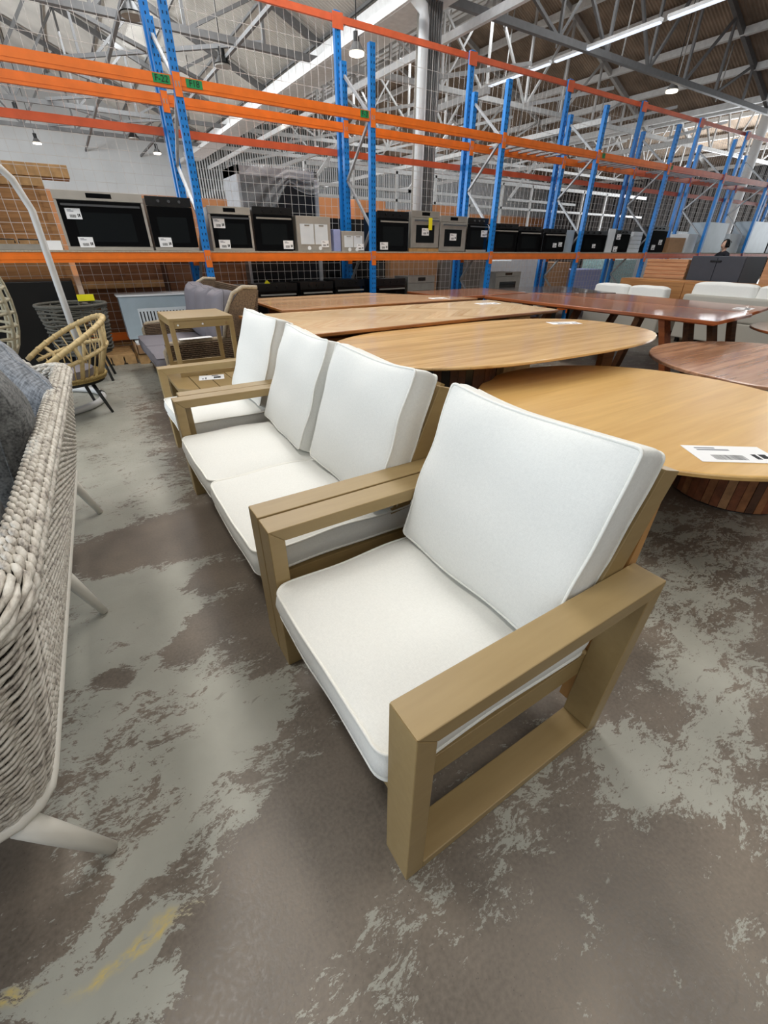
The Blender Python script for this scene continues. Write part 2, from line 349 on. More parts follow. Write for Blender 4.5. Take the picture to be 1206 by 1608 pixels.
# ---------------------------------------------------------------- building shell
YT = [1.2, 5.95, 10.7, 15.4, 20.1, 24.8, 29.5]
EAVE, RISE, HALF = 6.35, 3.3, 8.0
def roof(xa, xb, za, zb, mat, name):
    ny = 900
    def fn(u, v):
        y = -14+50*u; c = .022*math.sin(u*50/.16*2*math.pi/1.0)
        return (xa+(xb-xa)*v, y, za+(zb-za)*v+c)
    mb = MB()
    n = 1876
    vs = []; 
    for j in range(2):
        for i in range(n):
            y = -14+50*i/(n-1); c = (.03 if i % 4 in (1, 2) else 0)
            vs.append((xa+(xb-xa)*j, y, za+(zb-za)*j+c))
    mb.add(vs, [(i, i+1, n+i+1, n+i) for i in range(n-1)], 0, False)
    return struct(mb.build(name, mat))
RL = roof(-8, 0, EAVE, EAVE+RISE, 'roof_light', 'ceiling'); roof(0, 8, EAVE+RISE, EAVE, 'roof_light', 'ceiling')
roof(8, 16, EAVE, EAVE+RISE, 'roof_brown', 'ceiling'); roof(16, 24, EAVE+RISE, EAVE, 'roof_brown', 'ceiling')
roof(24, 32, EAVE, EAVE+RISE, 'roof_brown', 'ceiling'); roof(32, 40, EAVE+RISE, EAVE, 'roof_brown', 'ceiling')
# walls
mb = MB(); mb.box(-16, 8, 34, 34.2, 4.1, 9.7, 0); mb.box(-16, 40, 33.9, 34.2, 0, 4.1, 1)
mb.box(8, 40, 34.1, 34.3, 4.1, 9.7, 2)
for i in range(200):
    x = 8.2+i*.16
    mb.box(x, x+.07, 34.0, 34.1, 4.1, 9.6, 0)
struct(mb.build('wall_back', ['wall_white', 'wall_salmon', 'wall_dark']))
mb = MB(); mb.box(40, 40.2, -14, 34.2, 0, 6.4, 1)
for k in range(120): mb.box(39.9, 40, -13+k*.4, -12.75+k*.4, 0, 6.3, 0)
struct(mb.build('wall_right', ['truss', 'wall_dark']))
struct(MB().box(-8.1, -8, 14, 34, 3, 6.4).build('wall_left', 'wall_white'))
struct(MB().box(-12, 40, -14.2, -14, 0, 6.5).build('wall_front', 'truss'))
def slope(x, x0): return EAVE+RISE*(1-abs((x-x0-8))/8.0)
def truss(x0, y, mat):
    mb = MB(); zc = 6.0
    mb.bar((x0, y, zc), (x0+16, y, zc), .12, .14); mb.bar((x0, y, EAVE-.18), (x0+8, y, EAVE+RISE-.18), .12, .16); mb.bar((x0+8, y, EAVE+RISE-.18), (x0+16, y, EAVE-.18), .12, .16)
    N = 8; xs = [x0+16*k/N for k in range(N+1)]
    for k, x in enumerate(xs):
        zt = slope(x, x0)-.2
        if 0 < k < N: mb.bar((x, y, zc), (x, y, zt), .07, .07)
        if k < N:
            x2 = xs[k+1]; z2 = slope(x2, x0)-.2
            if k < N/2: mb.bar((x, y, zt if k else zc), (x2, y, zc), .07, .07)
            else: mb.bar((x, y, zc), (x2, y, z2 if k < N-1 else zc), .07, .07)
            if k % 2 == 0: mb.bar((x, y, zc), (x2, y, z2), .05, .05)
    o = struct(mb.build('ceiling_truss', mat)); return o
for y in YT:
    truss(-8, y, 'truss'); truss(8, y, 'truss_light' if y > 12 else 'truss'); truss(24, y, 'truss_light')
# purlins on every slope
mb = MB()
for x0 in (-8, 8, 24):
    for k in range(11):
        for sgn in (0, 1):
            x = x0+.35+k*.74 if sgn == 0 else x0+16-.35-k*.74
            z = slope(x, x0)-.08
            if x0 == -8 and k % 2: continue
            if x0 == -8: mb.box(x-.025, x+.025, -13, 34, z-.04, z+.02, 0)
            elif k % 2 == 0: mb.box(x-.09, x+.09, -13, 34, z-.17, z+.03, 1)
struct(mb.build('ceiling_purlins', ['truss', 'purlin']))
# valley gutter, bracing, rods
mb = MB(); mb.box(7.55, 7.67, -13, 34, 5.95, 6.25); mb.box(8.33, 8.45, -13, 34, 5.95, 6.25); mb.box(7.6, 8.4, -13, 34, 5.9, 5.96)
mb.box(7.1, 7.17, 2, 34, 5.65, 5.8); mb.box(8.8, 8.9, 2, 34, 5.55, 5.7)
struct(mb.build('trim_1', 'purlin'))
mb = MB()
for i in range(3, 6):
    y0, y1 = YT[i], YT[i+1]
    for xa, xb in ((-6, -1), (1, 6)):
        mb.bar((xa, y0, 6.1), (xb, y1, 6.1), .09, .09); mb.bar((xb, y0, 6.1), (xa, y1, 6.1), .09, .09)
for xa in (2.5, -2.5, 5.2): mb.bar((xa, 9, 5.9), (xa, 34, 5.9), .08, .08)
struct(mb.build('trim_2', 'truss'))
mb = MB()
for y in YT[2:5]:
    for x in (10.5, 12.4, 15.2, 18.3, 21): mb.tube([(x, y+.4, 6.0), (x+.25, y+.5, slope(x, 8))], .022, 6)
for yy in (12.5, 17, 22, 27):
    for xx in (9, 13, 17, 21): mb.bar((xx, yy, 5.2), (xx+4, yy, 6.1), .09, .09); 
for xx in (11, 16.5, 22): mb.box(xx-.06, xx+.06, 12, 34, 5.1, 5.25)
for xx in (8.6, 13, 19): 
    for yy in (18.5,): mb.bar((xx, yy, 3.6), (xx+2.2, yy, 5.9), .1, .1); mb.box(xx-.06, xx+5, yy-.05, yy+.05, 3.5, 3.6)
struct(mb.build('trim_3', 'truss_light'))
# distant steel stud frame and lean-to
mb = MB()
for i in range(11):
    x = 9+i*2.2; mb.box(x-.05, x+.05, 20, 20.1, 2.0, 4.4)
mb.box(9, 33, 20, 20.1, 4.3, 4.45); mb.box(9, 33, 20, 20.1, 3.3, 3.4)
struct(mb.build('trim_4', 'truss_light'))
# column, conduits and downpipe
mb = MB(); mb.box(7.82, 8.2, 10.65, 11.0, 0, 9.0, 0)
for k in range(7): mb.tube([(7.80+.062*k, 10.6, 0), (7.80+.062*k, 10.6, 9.0)], .022, 6, 1)
struct(mb.build('trim_5', ['concrete', 'truss']))
mb = MB(); mb.tube([(7.68, 10.55, 0), (7.68, 10.55, 5.55), (7.66, 10.55, 5.7), (7.2, 10.75, 6.1), (7.0, 10.9, 6.15)], .11, 14)
for z in (1.5, 3.6, 5.2): mb.cyl((7.68, 10.55), .12, z, z+.05, 14)
struct(mb.build('trim_6', 'pipe'))
mb = MB(); mb.cyl((27.6, 12.2), .2, 0, 9, 16); struct(mb.build('trim_7', 'wall_white'))
for (x, y0, y1) in ((13.1, 5.5, 8.55), (13.1, 8.7, 11.7), (13.1, 11.85, 14.6)):
    t = thing('strip_light', 'long white strip light hanging under the brown roof, %s one' % {5.5: 'nearest', 8.7: 'middle', 11.85: 'farthest'}[y0], 'light', (x, y0, 5.98), group='strip lights along the roof')
    MB().box(-.06, .06, 0, y1-y0, 0, .06).build('housing', 'purlin', t); MB().box(-.05, .05, .02, y1-y0-.02, -.03, 0).build('diffuser', 'tube', t)
# high bay lamps
def bay_lamp(x, y, z, label, on=True, r=.19):
    t = thing('high_bay_lamp', label, 'light', (x, y, z), group=None)
    mb = MB(); mb.cyl((0, 0), r, 0, .16, 20, r1=r*.45); mb.build('lamp_shade', 'black' if not on else 'truss', t)
    mb = MB(); mb.cyl((0, 0), r*.38, .16, .34, 12); mb.tube([(0, 0, .34), (0, 0, .34+max(.1, slope(x, -8 if x < 8 else 8)-z-.36))], .012, 6); mb.build('hanger', 'black', t)
    mb = MB(); mb.cyl((0, 0), r*.9, -.05, -.01, 20); mb.build('lens', 'lamp' if on else 'steel_dull', t)
    return t
for (x, y, z, l) in [(18.05, 11.04, 5.9, 'lit high bay lamp under the brown roof at upper right'), (7.1, 12.4, 5.4, 'lit high bay lamp beside the blue post left of the downpipe'),
                     (8.6, 21.3, 5.9, 'small lit high bay lamp above the long orange beam, left of the middle blue posts'), (5.6, 22.0, 5.9, 'lit high bay lamp just right of the left pair of blue posts'),
                     (5.3, 29.5, 5.5, 'small lit high bay lamp left of the left blue posts'), (-.05, 26.8, 5.9, 'lit high bay lamp at the far left under the lowest orange rail'),
                     (.35, 31.5, 5.7, 'lower lit high bay lamp at far left before the white wall'), (19.5, 26, 5.7, 'small lit high bay lamp right of the column')]:
    bay_lamp(x, y, z, l)
for (x, y, z, l) in [(5.1, 16.3, 5.75, 'unlit black bell lamp hanging left of the tall blue posts'), (2.5, 13.5, 5.5, 'unlit black bell lamp between the orange beams at left'),
                     (4.0, 27, 5.6, 'distant unlit black bell lamp left of the blue posts')]:
    bay_lamp(x, y, z, l, on=False, r=.24)

# ---------------------------------------------------------------- cushions
def cushion(parent, name, w, d, t, mats, loc, rot=(0, 0, 0), puff=.03, seed=0, piping=True, sag=0, corner=.04):
    """boxed cushion centred at loc, w along x, d along y, thickness t along z"""
    R = random.Random(seed); ph = [R.uniform(0, 6.28) for _ in range(8)]
    n = 36
    def outline(u, v):
        x = u*w/2; y = v*d/2
        k = 1-.018*(1-abs(u)**2)*(abs(v) > .999)-0
        # rounded corners
        ax, ay = abs(x)-(w/2-corner), abs(y)-(d/2-corner)
        if ax > 0 and ay > 0:
            L = math.hypot(ax, ay); m = max(ax, ay)
            ax, ay = ax/L*m, ay/L*m
            x = math.copysign(w/2-corner+ax, x); y = math.copysign(d/2-corner+ay, y)
        e = .003*math.sin(3.3*u+ph[0])*abs(v)**6
        e2 = .003*math.sin(3.1*v+ph[1])*abs(u)**6
        return x+e2, y+e
    def face(sg):
        def fn(a, b):
            u = math.sin((a*2-1)*math.pi/2); v = math.sin((b*2-1)*math.pi/2)
            x, y = outline(u, v)
            pz = puff*((1-u**4)*(1-v**4))**.6
            wr = .004*math.sin(9*x/w+7*y/d*math.sin(ph[2])+ph[3])*(1-u*u)+.003*math.sin(14*y/d+ph[4]+3*x)*(1-v*v)*1.2
            edge = .0025*math.sin(u*6+ph[5])*abs(v)**8+.0025*math.sin(v*6+ph[6])*abs(u)**8
            sg2 = -sag*math.exp(-((v-1)**2)/.05)*(1-u*u)
            return V(x, y+sg2, sg*(t/2+pz+edge)+wr)
        return fn
    mb = MB()
    top, bot = face(1), face(-1)
    mb.grid(top, n, n); mb.grid(bot, n, n)
    per = [(i/(n-1), 0) for i in range(n-1)]+[(1, i/(n-1)) for i in range(n-1)]+[(1-i/(n-1), 1) for i in range(n-1)]+[(0, 1-i/(n-1)) for i in range(n-1)]
    P = len(per); rows = 5; vs = []
    for j in range(rows):
        f = j/(rows-1)
        for a, b in per:
            p = top(a, b)*(f)+bot(a, b)*(1-f); c = V(p.x, p.y, 0); bulge = 1+.035*math.sin(f*math.pi)
            vs.append(V(p.x*bulge, p.y*bulge, p.z))
    mb.add(vs, [(j*P+i, j*P+(i+1) % P, (j+1)*P+(i+1) % P, (j+1)*P+i) for j in range(rows-1) for i in range(P)], 0, True)
    o = mb.build(name, mats[0], parent); o.location = loc; o.rotation_euler = rot
    if piping:
        for fn in (top, bot):
            mp = MB(); mp.tube([fn(a, b)*1.006 for a, b in per], .0052, 6, closed=True); mp.build('piping', mats[1], o)
    return o

# ---------------------------------------------------------------- wood-look armchairs and loveseat
def arm_frame(y):
    mb = MB(); W = .1
    mb.prism([(0, 0), (.055, 0), (.055, .60), (.0, .65)], y, y+W, 1)          # front leg with mitred top
    mb.prism([(0, .65), (.055, .60), (.815, .60), (.88, .65)], y, y+W, 1)     # arm rest
    mb.prism([(.88, .65), (.815, .60), (.765, .034), (.82, .0)], y, y+W, 1)   # raked back leg
    mb.prism([(.055, .0), (.82, .0), (.765, .034), (.055, .034)], y, y+W, 1)  # floor runner
    return mb
def lounge(label, cat, x0, y0, seats, name):
    W = .2+.73*seats+.0
    t = thing(name, label, cat, (x0, y0, 0))
    for y in (0, W-.1):
        arm_frame(y).build('arm_frame', 'faux', t, bevel=.003)
    mb = MB(); mb.box(.03, .054, .1, W-.1, .2, .30); mb.box(.60, .65, .149, W-.149, .2, .28)
    for y in (.1, W-.15): mb.box(.055, .84, y, y+.05, .205, .30)
    mb.build('seat_frame', 'faux', t, bevel=.002)
    k = 0
    for i in range(int((W-.3)/.12)):
        y = .17+i*.12; MB().box(.075, .6, y, y+.07, .28, .298).build('seat_slat', 'faux', t); k += 1
    for y in (.1, W-.145):
        MB().prism([(.60, .345), (.695, .345), (.80, .57), (.95, .935), (.865, .96)], y+.002, y+.045, 1).build('back_post', 'faux', t, bevel=.002)
        MB().prism([(.885, .80), (.915, .86), (.90, .56), (.815, .06), (.785, .06), (.84, .55)], y+.003, y+.04, 1).build('rear_brace', 'faux_light', t)
    # slats between the posts, along the raked back
    for s in (.0, .24, .48, .72, 1.0):
        x = .63+(.90-.63)*s; z = .33+(.94-.33)*s
        h = .075 if s < 1 else .06
        MB().bar((x, .14, z-.01), (x, W-.14, z-.01), .022, h, up=(.4, 0, .9)).build('back_rail' if s == 1 else 'back_slat', 'faux', t)
    for i in range(seats):
        yc = .1+.73*(i+.5)
        c = cushion(t, 'seat_cushion', .80, .715, .105, ('white_fabric', 'white_piping'), (.39, yc, .372), puff=.022, seed=i+int(y0*10), corner=.05)
        b = cushion(t, 'back_cushion', .70 if seats == 1 else .68, .605, .125, ('white_fabric', 'white_piping'), (.695, yc-.0+(.03*i-.015 if seats > 1 else 0), .735), rot=(math.radians(90-19-2*i), math.radians(0), math.radians(-90-3*i)), puff=.033, seed=20+i+int(y0*10), sag=.014, corner=.018)
    return t, W
lounge('white cushioned armchair with wood-look frame, nearest to the camera', 'armchair', .31, .36, 1, 'armchair')
lounge('white cushioned two seater with wood-look frame, between the two armchairs', 'sofa', .31, 1.30, 2, 'loveseat')
lounge('far white armchair with wood-look frame, beyond the two seater and before the slatted low table', 'armchair', .36, 2.97, 1, 'armchair')

# ---------------------------------------------------------------- price tags
def price_tag(parent, label, loc, w, h, rz=0, flat=True, name='price_tag', rot=None, bars=True):
    """w x h card, printed side up (+z) before rotation"""
    mb = MB(); mb.box(-w/2, w/2, -h/2, h/2, 0, .0015, 0)
    z = .0019
    R = random.Random(int(w*1000+h*777))
    x = -w*.28
    if bars:
        while x < w*.12:
            b = R.choice((.006, .010, .014))*w*1.3; mb.box(x, x+b, -h*.36, -h*.08, .0015, z, 1); x += b+R.choice((.008, .014))*w
        mb.box(-w*.36, w*.05, h*.2, h*.27, .0015, z, 2); mb.box(-w*.36, -w*.1, h*.32, h*.38, .0015, z, 2)
        mb.box(w*.24, w*.30, -h*.3, 0, .0015, z, 1); mb.box(w*.33, w*.42, -h*.26, 0, .0015, z, 1)
    o = mb.build(name, ['paper', 'ink', 'inkg'], parent)
    o.location = loc; o.rotation_euler = rot or (0, 0, rz)
    if not parent: tag(o, label, 'price tag')
    return o

# ---------------------------------------------------------------- low slatted table and side table beyond
t = thing('coffee_table', 'low wood-look slatted table with cut corners under the small side table', 'table', (.50, 3.95, 0))
for k in range(5):
    y0 = 0; x0 = k*.165
    out = [(x0, .0 if k else .10), (x0, 1.12 if k not in (0,) else 1.02), (x0+.158, 1.12), (x0+.158, 0)]
    if k == 0: out = [(0, .12), (0, 1.0), (.1, 1.12), (.158, 1.12), (.158, 0), (.1, 0)]
    if k == 4: out = [(x0, 0), (x0, 1.12), (x0+.06, 1.12), (x0+.158, 1.0), (x0+.158, .12), (x0+.06, 0)]
    MB().prism(out, .39, .42).build('top_slat', 'faux', t, bevel=.002)
MB().box(.04, .78, .06, 1.06, .34, .389).build('apron', 'faux', t)
for (x, y) in ((.05, .07), (.71, .07), (.05, .99), (.71, .99)): MB().box(x, x+.06, y, y+.06, 0, .34).build('leg', 'faux', t)
price_tag(None, 'white price tag lying on the low slatted table', (.84, 4.3, .4205), .17, .22, rz=1.35)
t = thing('side_table', 'small open-framed wood-look side table standing on the low slatted table', 'table', (.60, 4.44, .42))
D, L, H = .56, .60, .50
MB().box(0, D, 0, L, H-.025, H).build('table_top', 'faux', t, bevel=.003)
for y in (0, L-.03):
    mb = MB(); mb.box(0, D, y, y+.03, 0, .035); mb.box(.0, .04, y, y+.03, .035, H-.025); mb.box(D-.04, D, y, y+.03, .035, H-.025); mb.box(.04, D-.04, y+.004, y+.026, H-.085, H-.025)
    mb.build('side_frame', 'faux', t, bevel=.002)
mb = MB(); mb.box(.0, .04, .03, L-.03, H-.06, H-.025); mb.box(D-.04, D, .03, L-.03, H-.06, H-.025); mb.build('cross_rail', 'faux', t)
for x in (.07, .28, .49): MB().cyl((0, 0), .009, 0, .006, 10).build('bolt', 'chrome', t); bpy.data.objects
for i, o in enumerate([c for c in t.children if c.name.startswith('bolt')]): o.location = ((.07, .28, .49)[i], .0, H-.055); o.rotation_euler = (math.radians(90), 0, 0)
# ---------------------------------------------------------------- dining tables
def superellipse(cx, cy, a, b, n=96, e=2.0, rot=0):
    out = []
    for k in range(n):
        th = 2*math.pi*k/n; c, s = math.cos(th), math.sin(th)
        x = a*math.copysign(abs(c)**(2/e), c); y = b*math.copysign(abs(s)**(2/e), s)
        out.append((cx+x*math.cos(rot)-y*math.sin(rot), cy+x*math.sin(rot)+y*math.cos(rot)))
    return out
def slab(out, z0, z1, ch=.012, chl=.02, mi=0, mie=1):
    """table top with a rounded-over edge"""
    n = len(out); cx = sum(p[0] for p in out)/n; cy = sum(p[1] for p in out)/n
    def ring(k, z):
        r = []
        for x, y in out:
            d = math.hypot(x-cx, y-cy); s = (d-k)/d; r.append((cx+(x-cx)*s, cy+(y-cy)*s, z))
        return r
    rings = [ring(chl*1.2, z0), ring(0, z0+ch), ring(0, z1-ch*.7), ring(ch*.3, z1-ch*.2), ring(ch, z1)]
    mb = MB(); vs = [p for r in rings for p in r]
    for j in range(4): mb.add(vs, [(j*n+i, j*n+(i+1) % n, (j+1)*n+(i+1) % n, (j+1)*n+i) for i in range(n)], mie, True)
    mb.add(rings[0], [tuple(range(n-1, -1, -1))], mie); mb.add(rings[4], [tuple(range(n))], mi)
    return mb
def dtable(label, name, out, z, th, mats, cen, legs, rot=0):
    t = thing(name, label, 'table', (cen[0], cen[1], 0))
    o = slab([(x-cen[0], y-cen[1]) for x, y in out], z-th, z, chl=.03).build('table_top', mats, t)
    for kind, a in legs:
        if kind == 'plinth':
            r, h = a; mb = MB()
            n = 56
            for k in range(n):
                t0 = 2*math.pi*k/n; t1 = 2*math.pi*(k+.93)/n; rr_ = r+rnd.uniform(-.004, .004)
                mb.add([(q*math.cos(tt), q*math.sin(tt), zz) for zz in (0.01, h) for q, tt in ((rr_, t0), (rr_, t1), (r-.03, t1), (r-.03, t0))],
                       [(0, 1, 5, 4), (1, 2, 6, 5), (2, 3, 7, 6), (3, 0, 4, 7), (4, 5, 6, 7), (3, 2, 1, 0)], k % 4)
            mb.cyl((0, 0), r-.012, 0, h, 56, 4); mb.build('plinth_base', PL, t)
        elif kind == 'leg':
            MB().prism([(-.09+a[0]-cen[0], -.03+a[1]-cen[1]), (.09+a[0]-cen[0], -.03+a[1]-cen[1]), (.09+a[0]-cen[0], .03+a[1]-cen[1]), (-.09+a[0]-cen[0], .03+a[1]-cen[1])], 0, z-th).build('leg', a[2], t)
        elif kind == 'raked':
            x, y, dx, dy, m = a; MB().bar((x-cen[0]+dx, y-cen[1]+dy, .02), (x-cen[0], y-cen[1], z-th), .14, .07, up=(0, 1, 0)).build('leg', m, t)
        elif kind == 'beam':
            p, q, m = a; MB().bar((p[0]-cen[0], p[1]-cen[1], p[2]), (q[0]-cen[0], q[1]-cen[1], q[2]), .09, .07).build('cross_beam', m, t)
    return t
M['pl1'] = plain('slat_brown', (150, 98, 60), .6, scale=20, var=.3); M['pl2'] = plain('slat_red', (128, 74, 44), .6, scale=20, var=.3)
M['pl3'] = plain('slat_tan', (174, 128, 86), .6, scale=20, var=.25); M['pl4'] = plain('slat_dark', (86, 56, 38), .6, scale=20, var=.3)
PL = ['pl1', 'pl3', 'pl2', 'pl4', 'black']
dtable('large round golden oak table on a striped slatted drum base, behind the nearest armchair', 'round_table', superellipse(2.94, 1.43, 1.08, 1.08, 128), .60, .035,
       ['oval_wood', 'oval_wood'], (2.94, 1.43), [])
t = thing('drum', '', '', (0, 0, 0)); bpy.data.objects.remove(t)
rt = [o for o in COL.objects if o.name == 'round_table'][0]
def plinth(parent, cx, cy, r, h, mats):
    mb = MB(); n = 44
    for k in range(n):
        t0 = 2*math.pi*k/n; t1 = 2*math.pi*(k+.94)/n; q = r+rnd.uniform(-.004, .004)
        mb.add([(cx+a*math.cos(tt), cy+a*math.sin(tt), zz) for zz in (.012, h) for a, tt in ((q, t0), (q, t1), (r-.03, t1), (r-.03, t0))],
               [(0, 1, 5, 4), (1, 2, 6, 5), (2, 3, 7, 6), (3, 0, 4, 7), (4, 5, 6, 7), (3, 2, 1, 0)], rnd.choice((0, 0, 1, 2, 2, 3)))
    mb.cyl((cx, cy), r-.014, 0, h, 48, 4); return mb.build('drum_base', mats, parent)
plinth(rt, .56, -.46, .345, .565, PL)
price_tag(None, 'large white price tag on the round golden oak table near the right edge', (2.49, .73, .6005), .38, .2, rz=-.62)
out = superellipse(3.18, 2.92, 1.66, .86, 128, e=2.6, rot=-.02)
ot = dtable('long oval honey timber table between the chevron table and the round oak table', 'oval_table', out, .78, .03, ['messmate', 'messmate'], (3.18, 2.86),
       [('leg', (4.3, 2.6, 'edge_wood')), ('beam', ((4.0, 2.1, .06), (4.6, 3.4, .06), 'red_edge'))])
plinth(ot, -.85, -.1, .42, .75, ['pl4', 'pl2', 'pl4', 'black', 'black'])
price_tag(None, 'small white price tag on the far end of the long oval table', (4.35, 3.2, .7805), .34, .16, rz=-.4)
# chevron parquet table stack
q = [(1.60, 3.68), (5.03, 3.82), (5.13, 5.15), (1.42, 5.2)]
dtable('chevron parquet dining table top in pale honey timber behind the far seats', 'dining_table', q, .82, .04, ['chev', 'edge_wood'], (3.2, 4.4),
       [])
for (z, a, b, lab) in ((.735, .0, .03, 'upper spare timber table top stacked under the chevron table'), (.685, -.05, .09, 'lower spare timber table top stacked under the chevron table')):
    tag(MB().box(1.46+a, 4.75, 3.84+b, 5.1, z-.042, z).build('spare_table_top', 'edge_wood', bevel=.002), lab, 'table top')
for (x, y, l) in ((2.7, 3.80, 'left'), (4.2, 3.84, 'right')):
    tag(MB().box(x, x+.35, y, y+.05, .737, .779).build('spacer_block', 'pallet'), 'small timber spacer block under the chevron table front edge, %s one' % l, 'timber block')
for (x, y, l) in ((1.7, 4.0, 'left'), (4.4, 4.0, 'right')):
    tag(MB().box(x, x+.5, y, y+.9, 0, .642).build('trestle_block', 'pallet'), 'timber support block under the %s end of the stacked table tops' % l, 'timber block')
dtable('pinkish plank dining table between the chevron table and the appliance rack', 'dining_table', [(1.95, 5.26), (5.0, 5.25), (4.75, 5.8), (4.0, 6.85), (1.99, 6.75)], .84, .04, ['plank_brown', 'edge_wood'], (3.2, 6.1),
       [('leg', (2.3, 5.5, 'edge_wood')), ('leg', (4.3, 5.5, 'edge_wood')), ('leg', (2.3, 6.5, 'edge_wood')), ('leg', (3.9, 6.5, 'edge_wood'))])
price_tag(None, 'white price tag at the far corner of the chevron table', (4.72, 4.75, .8205), .32, .18, rz=-.2)
price_tag(None, 'white price tag on the right corner of the pinkish plank table', (4.45, 5.5, .8405), .26, .16, rz=-.2)
# red-brown tables
dtable('glossy red-brown dining table nearest on the right, over the pale sofas', 'dining_table', [(5.80, 2.33), (6.95, 2.45), (6.90, 5.85), (5.67, 5.80)], .80, .05, ['red_wood', 'red_edge'], (6.3, 4.0),
       [('raked', (6.0, 3.0, .0, -.25, 'red_edge')), ('raked', (6.0, 3.3, .25, .3, 'ply_dark')), ('raked', (6.6, 3.0, 0, -.2, 'ply_dark')), ('raked', (6.1, 5.2, .0, .3, 'ply_dark')), ('raked', (6.7, 5.2, .0, .3, 'ply_dark'))])
dtable('second glossy red-brown table beyond the nearest red-brown one', 'dining_table', [(6.98, 2.48), (8.0, 2.66), (8.15, 5.0), (6.95, 5.85)], .80, .05, ['red_wood', 'red_edge'], (7.4, 4.0),
       [('raked', (7.2, 3.0, .0, -.25, 'ply_dark')), ('raked', (7.8, 3.0, 0, -.2, 'ply_dark')), ('raked', (7.2, 5.0, .0, .3, 'ply_dark')), ('raked', (7.7, 4.6, .0, .3, 'ply_dark'))])
dtable('red-brown table with a chunky front corner just before the rack', 'dining_table', [(5.02, 5.88), (6.85, 5.98), (6.9, 7.15), (5.05, 7.15)], .80, .05, ['red_wood', 'red_edge'], (5.9, 6.5),
       [('leg', (5.4, 6.2, 'ply_dark')), ('leg', (6.5, 6.2, 'ply_dark')), ('leg', (5.4, 6.8, 'ply_dark')), ('leg', (6.5, 6.8, 'ply_dark'))])
dtable('dark grey stained table beside the rack, behind the red-brown tables', 'dining_table', [(6.98, 6.0), (8.4, 5.2), (9.0, 6.9), (7.0, 7.15)], .79, .04, ['grey_top', 'grey_top'], (7.7, 6.4),
       [('leg', (7.3, 6.3, 'black')), ('leg', (8.3, 6.0, 'black')), ('leg', (7.4, 6.9, 'black')), ('leg', (8.5, 6.6, 'black'))])
r5 = dtable('round walnut brown table beyond the large golden oak one', 'round_table', superellipse(5.44, 1.47, 1.16, 1.16, 128), .56, .04, ['round_wood', 'round_wood'], (5.44, 1.47), [])
for dx, dy in ((-.85, .3), (.5, .5), (-.4, -.7), (.45, -.6)): MB().bar((dx*1.1, dy*1.1, 0), (dx, dy, .52), .09, .07).build('leg', 'red_edge', r5)
r6 = dtable('small round brown table behind the walnut round table at the right edge', 'round_table', superellipse(7.9, 1.85, .86, .86, 96), .60, .035, ['round_wood', 'red_edge'], (7.9, 1.85), [])
MB().cyl((0, 0), .09, 0, .565, 16).build('pedestal', 'ply_dark', r6)
price_tag(None, 'white price tag on the glossy red-brown table near the right edge', (7.45, 2.75, .8005), .32, .2, rz=.2)

# ---------------------------------------------------------------- woven sofa at left
def plan_path(r=.09, x=-.36, y0=.88, y1=3.08, xi=-1.15, seg=8):
    """outline of the back of the sofa in plan: near arm, back, far arm; returns (point, outward normal, length)"""
    pts = []
    def add(p, n): pts.append((V(*p), V(*n)))
    for k in range(12): add((xi+(x-r-xi)*k/12, y0, 0), (0, -1, 0))
    for k in range(seg+1):
        a = -math.pi/2+math.pi/2*k/seg; add((x-r+r*math.cos(a), y0+r+r*math.sin(a), 0), (math.cos(a), math.sin(a), 0))
    for k in range(1, 40): add((x, y0+r+(y1-y0-2*r)*k/40, 0), (1, 0, 0))
    for k in range(seg+1):
        a = math.pi/2*k/seg; add((x-r+r*math.cos(a), y1-r+r*math.sin(a), 0), (math.cos(a), math.sin(a), 0))
    for k in range(1, 12): add((x-r+(xi-x+r)*k/12, y1, 0), (0, 1, 0))
    return pts
PP = plan_path()
cum = [0]
for i in range(1, len(PP)): cum.append(cum[-1]+(PP[i][0]-PP[i-1][0]).length)
LEN = cum[-1]
cumA = np.array(cum); px_ = np.array([p[0][:] for p in PP]); pn_ = np.array([p[1][:] for p in PP])
def shell(s, z):
    """arrays: position along path s, height z -> point with flare, and normal"""
    P = np.stack([np.interp(s, cumA, px_[:, i]) for i in range(3)], -1); N = np.stack([np.interp(s, cumA, pn_[:, i]) for i in range(3)], -1)
    N /= np.linalg.norm(N, axis=-1, keepdims=True)
    h = (z-.30)/.6
    back = np.clip((s-.55)/.5, 0, 1)*np.clip((LEN-.55-s)/.5, 0, 1)
    off = .165*np.clip(h, 0, 2)**.8
    P = P+N*off[..., None]; P[..., 2] = z
    return P, N
def ztop(s):
    e = np.minimum(s, LEN-s)
    return .875-.30*np.clip((.78-e)/.6, 0, 1)**1.3
ws = thing('woven_sofa', 'whitewashed woven wicker sofa with white splayed legs at the left edge', 'sofa', (-.8, 2.0, 0))
ORG = (-.8, 2.0, 0); ws.rotation_euler = (0, 0, -.044)
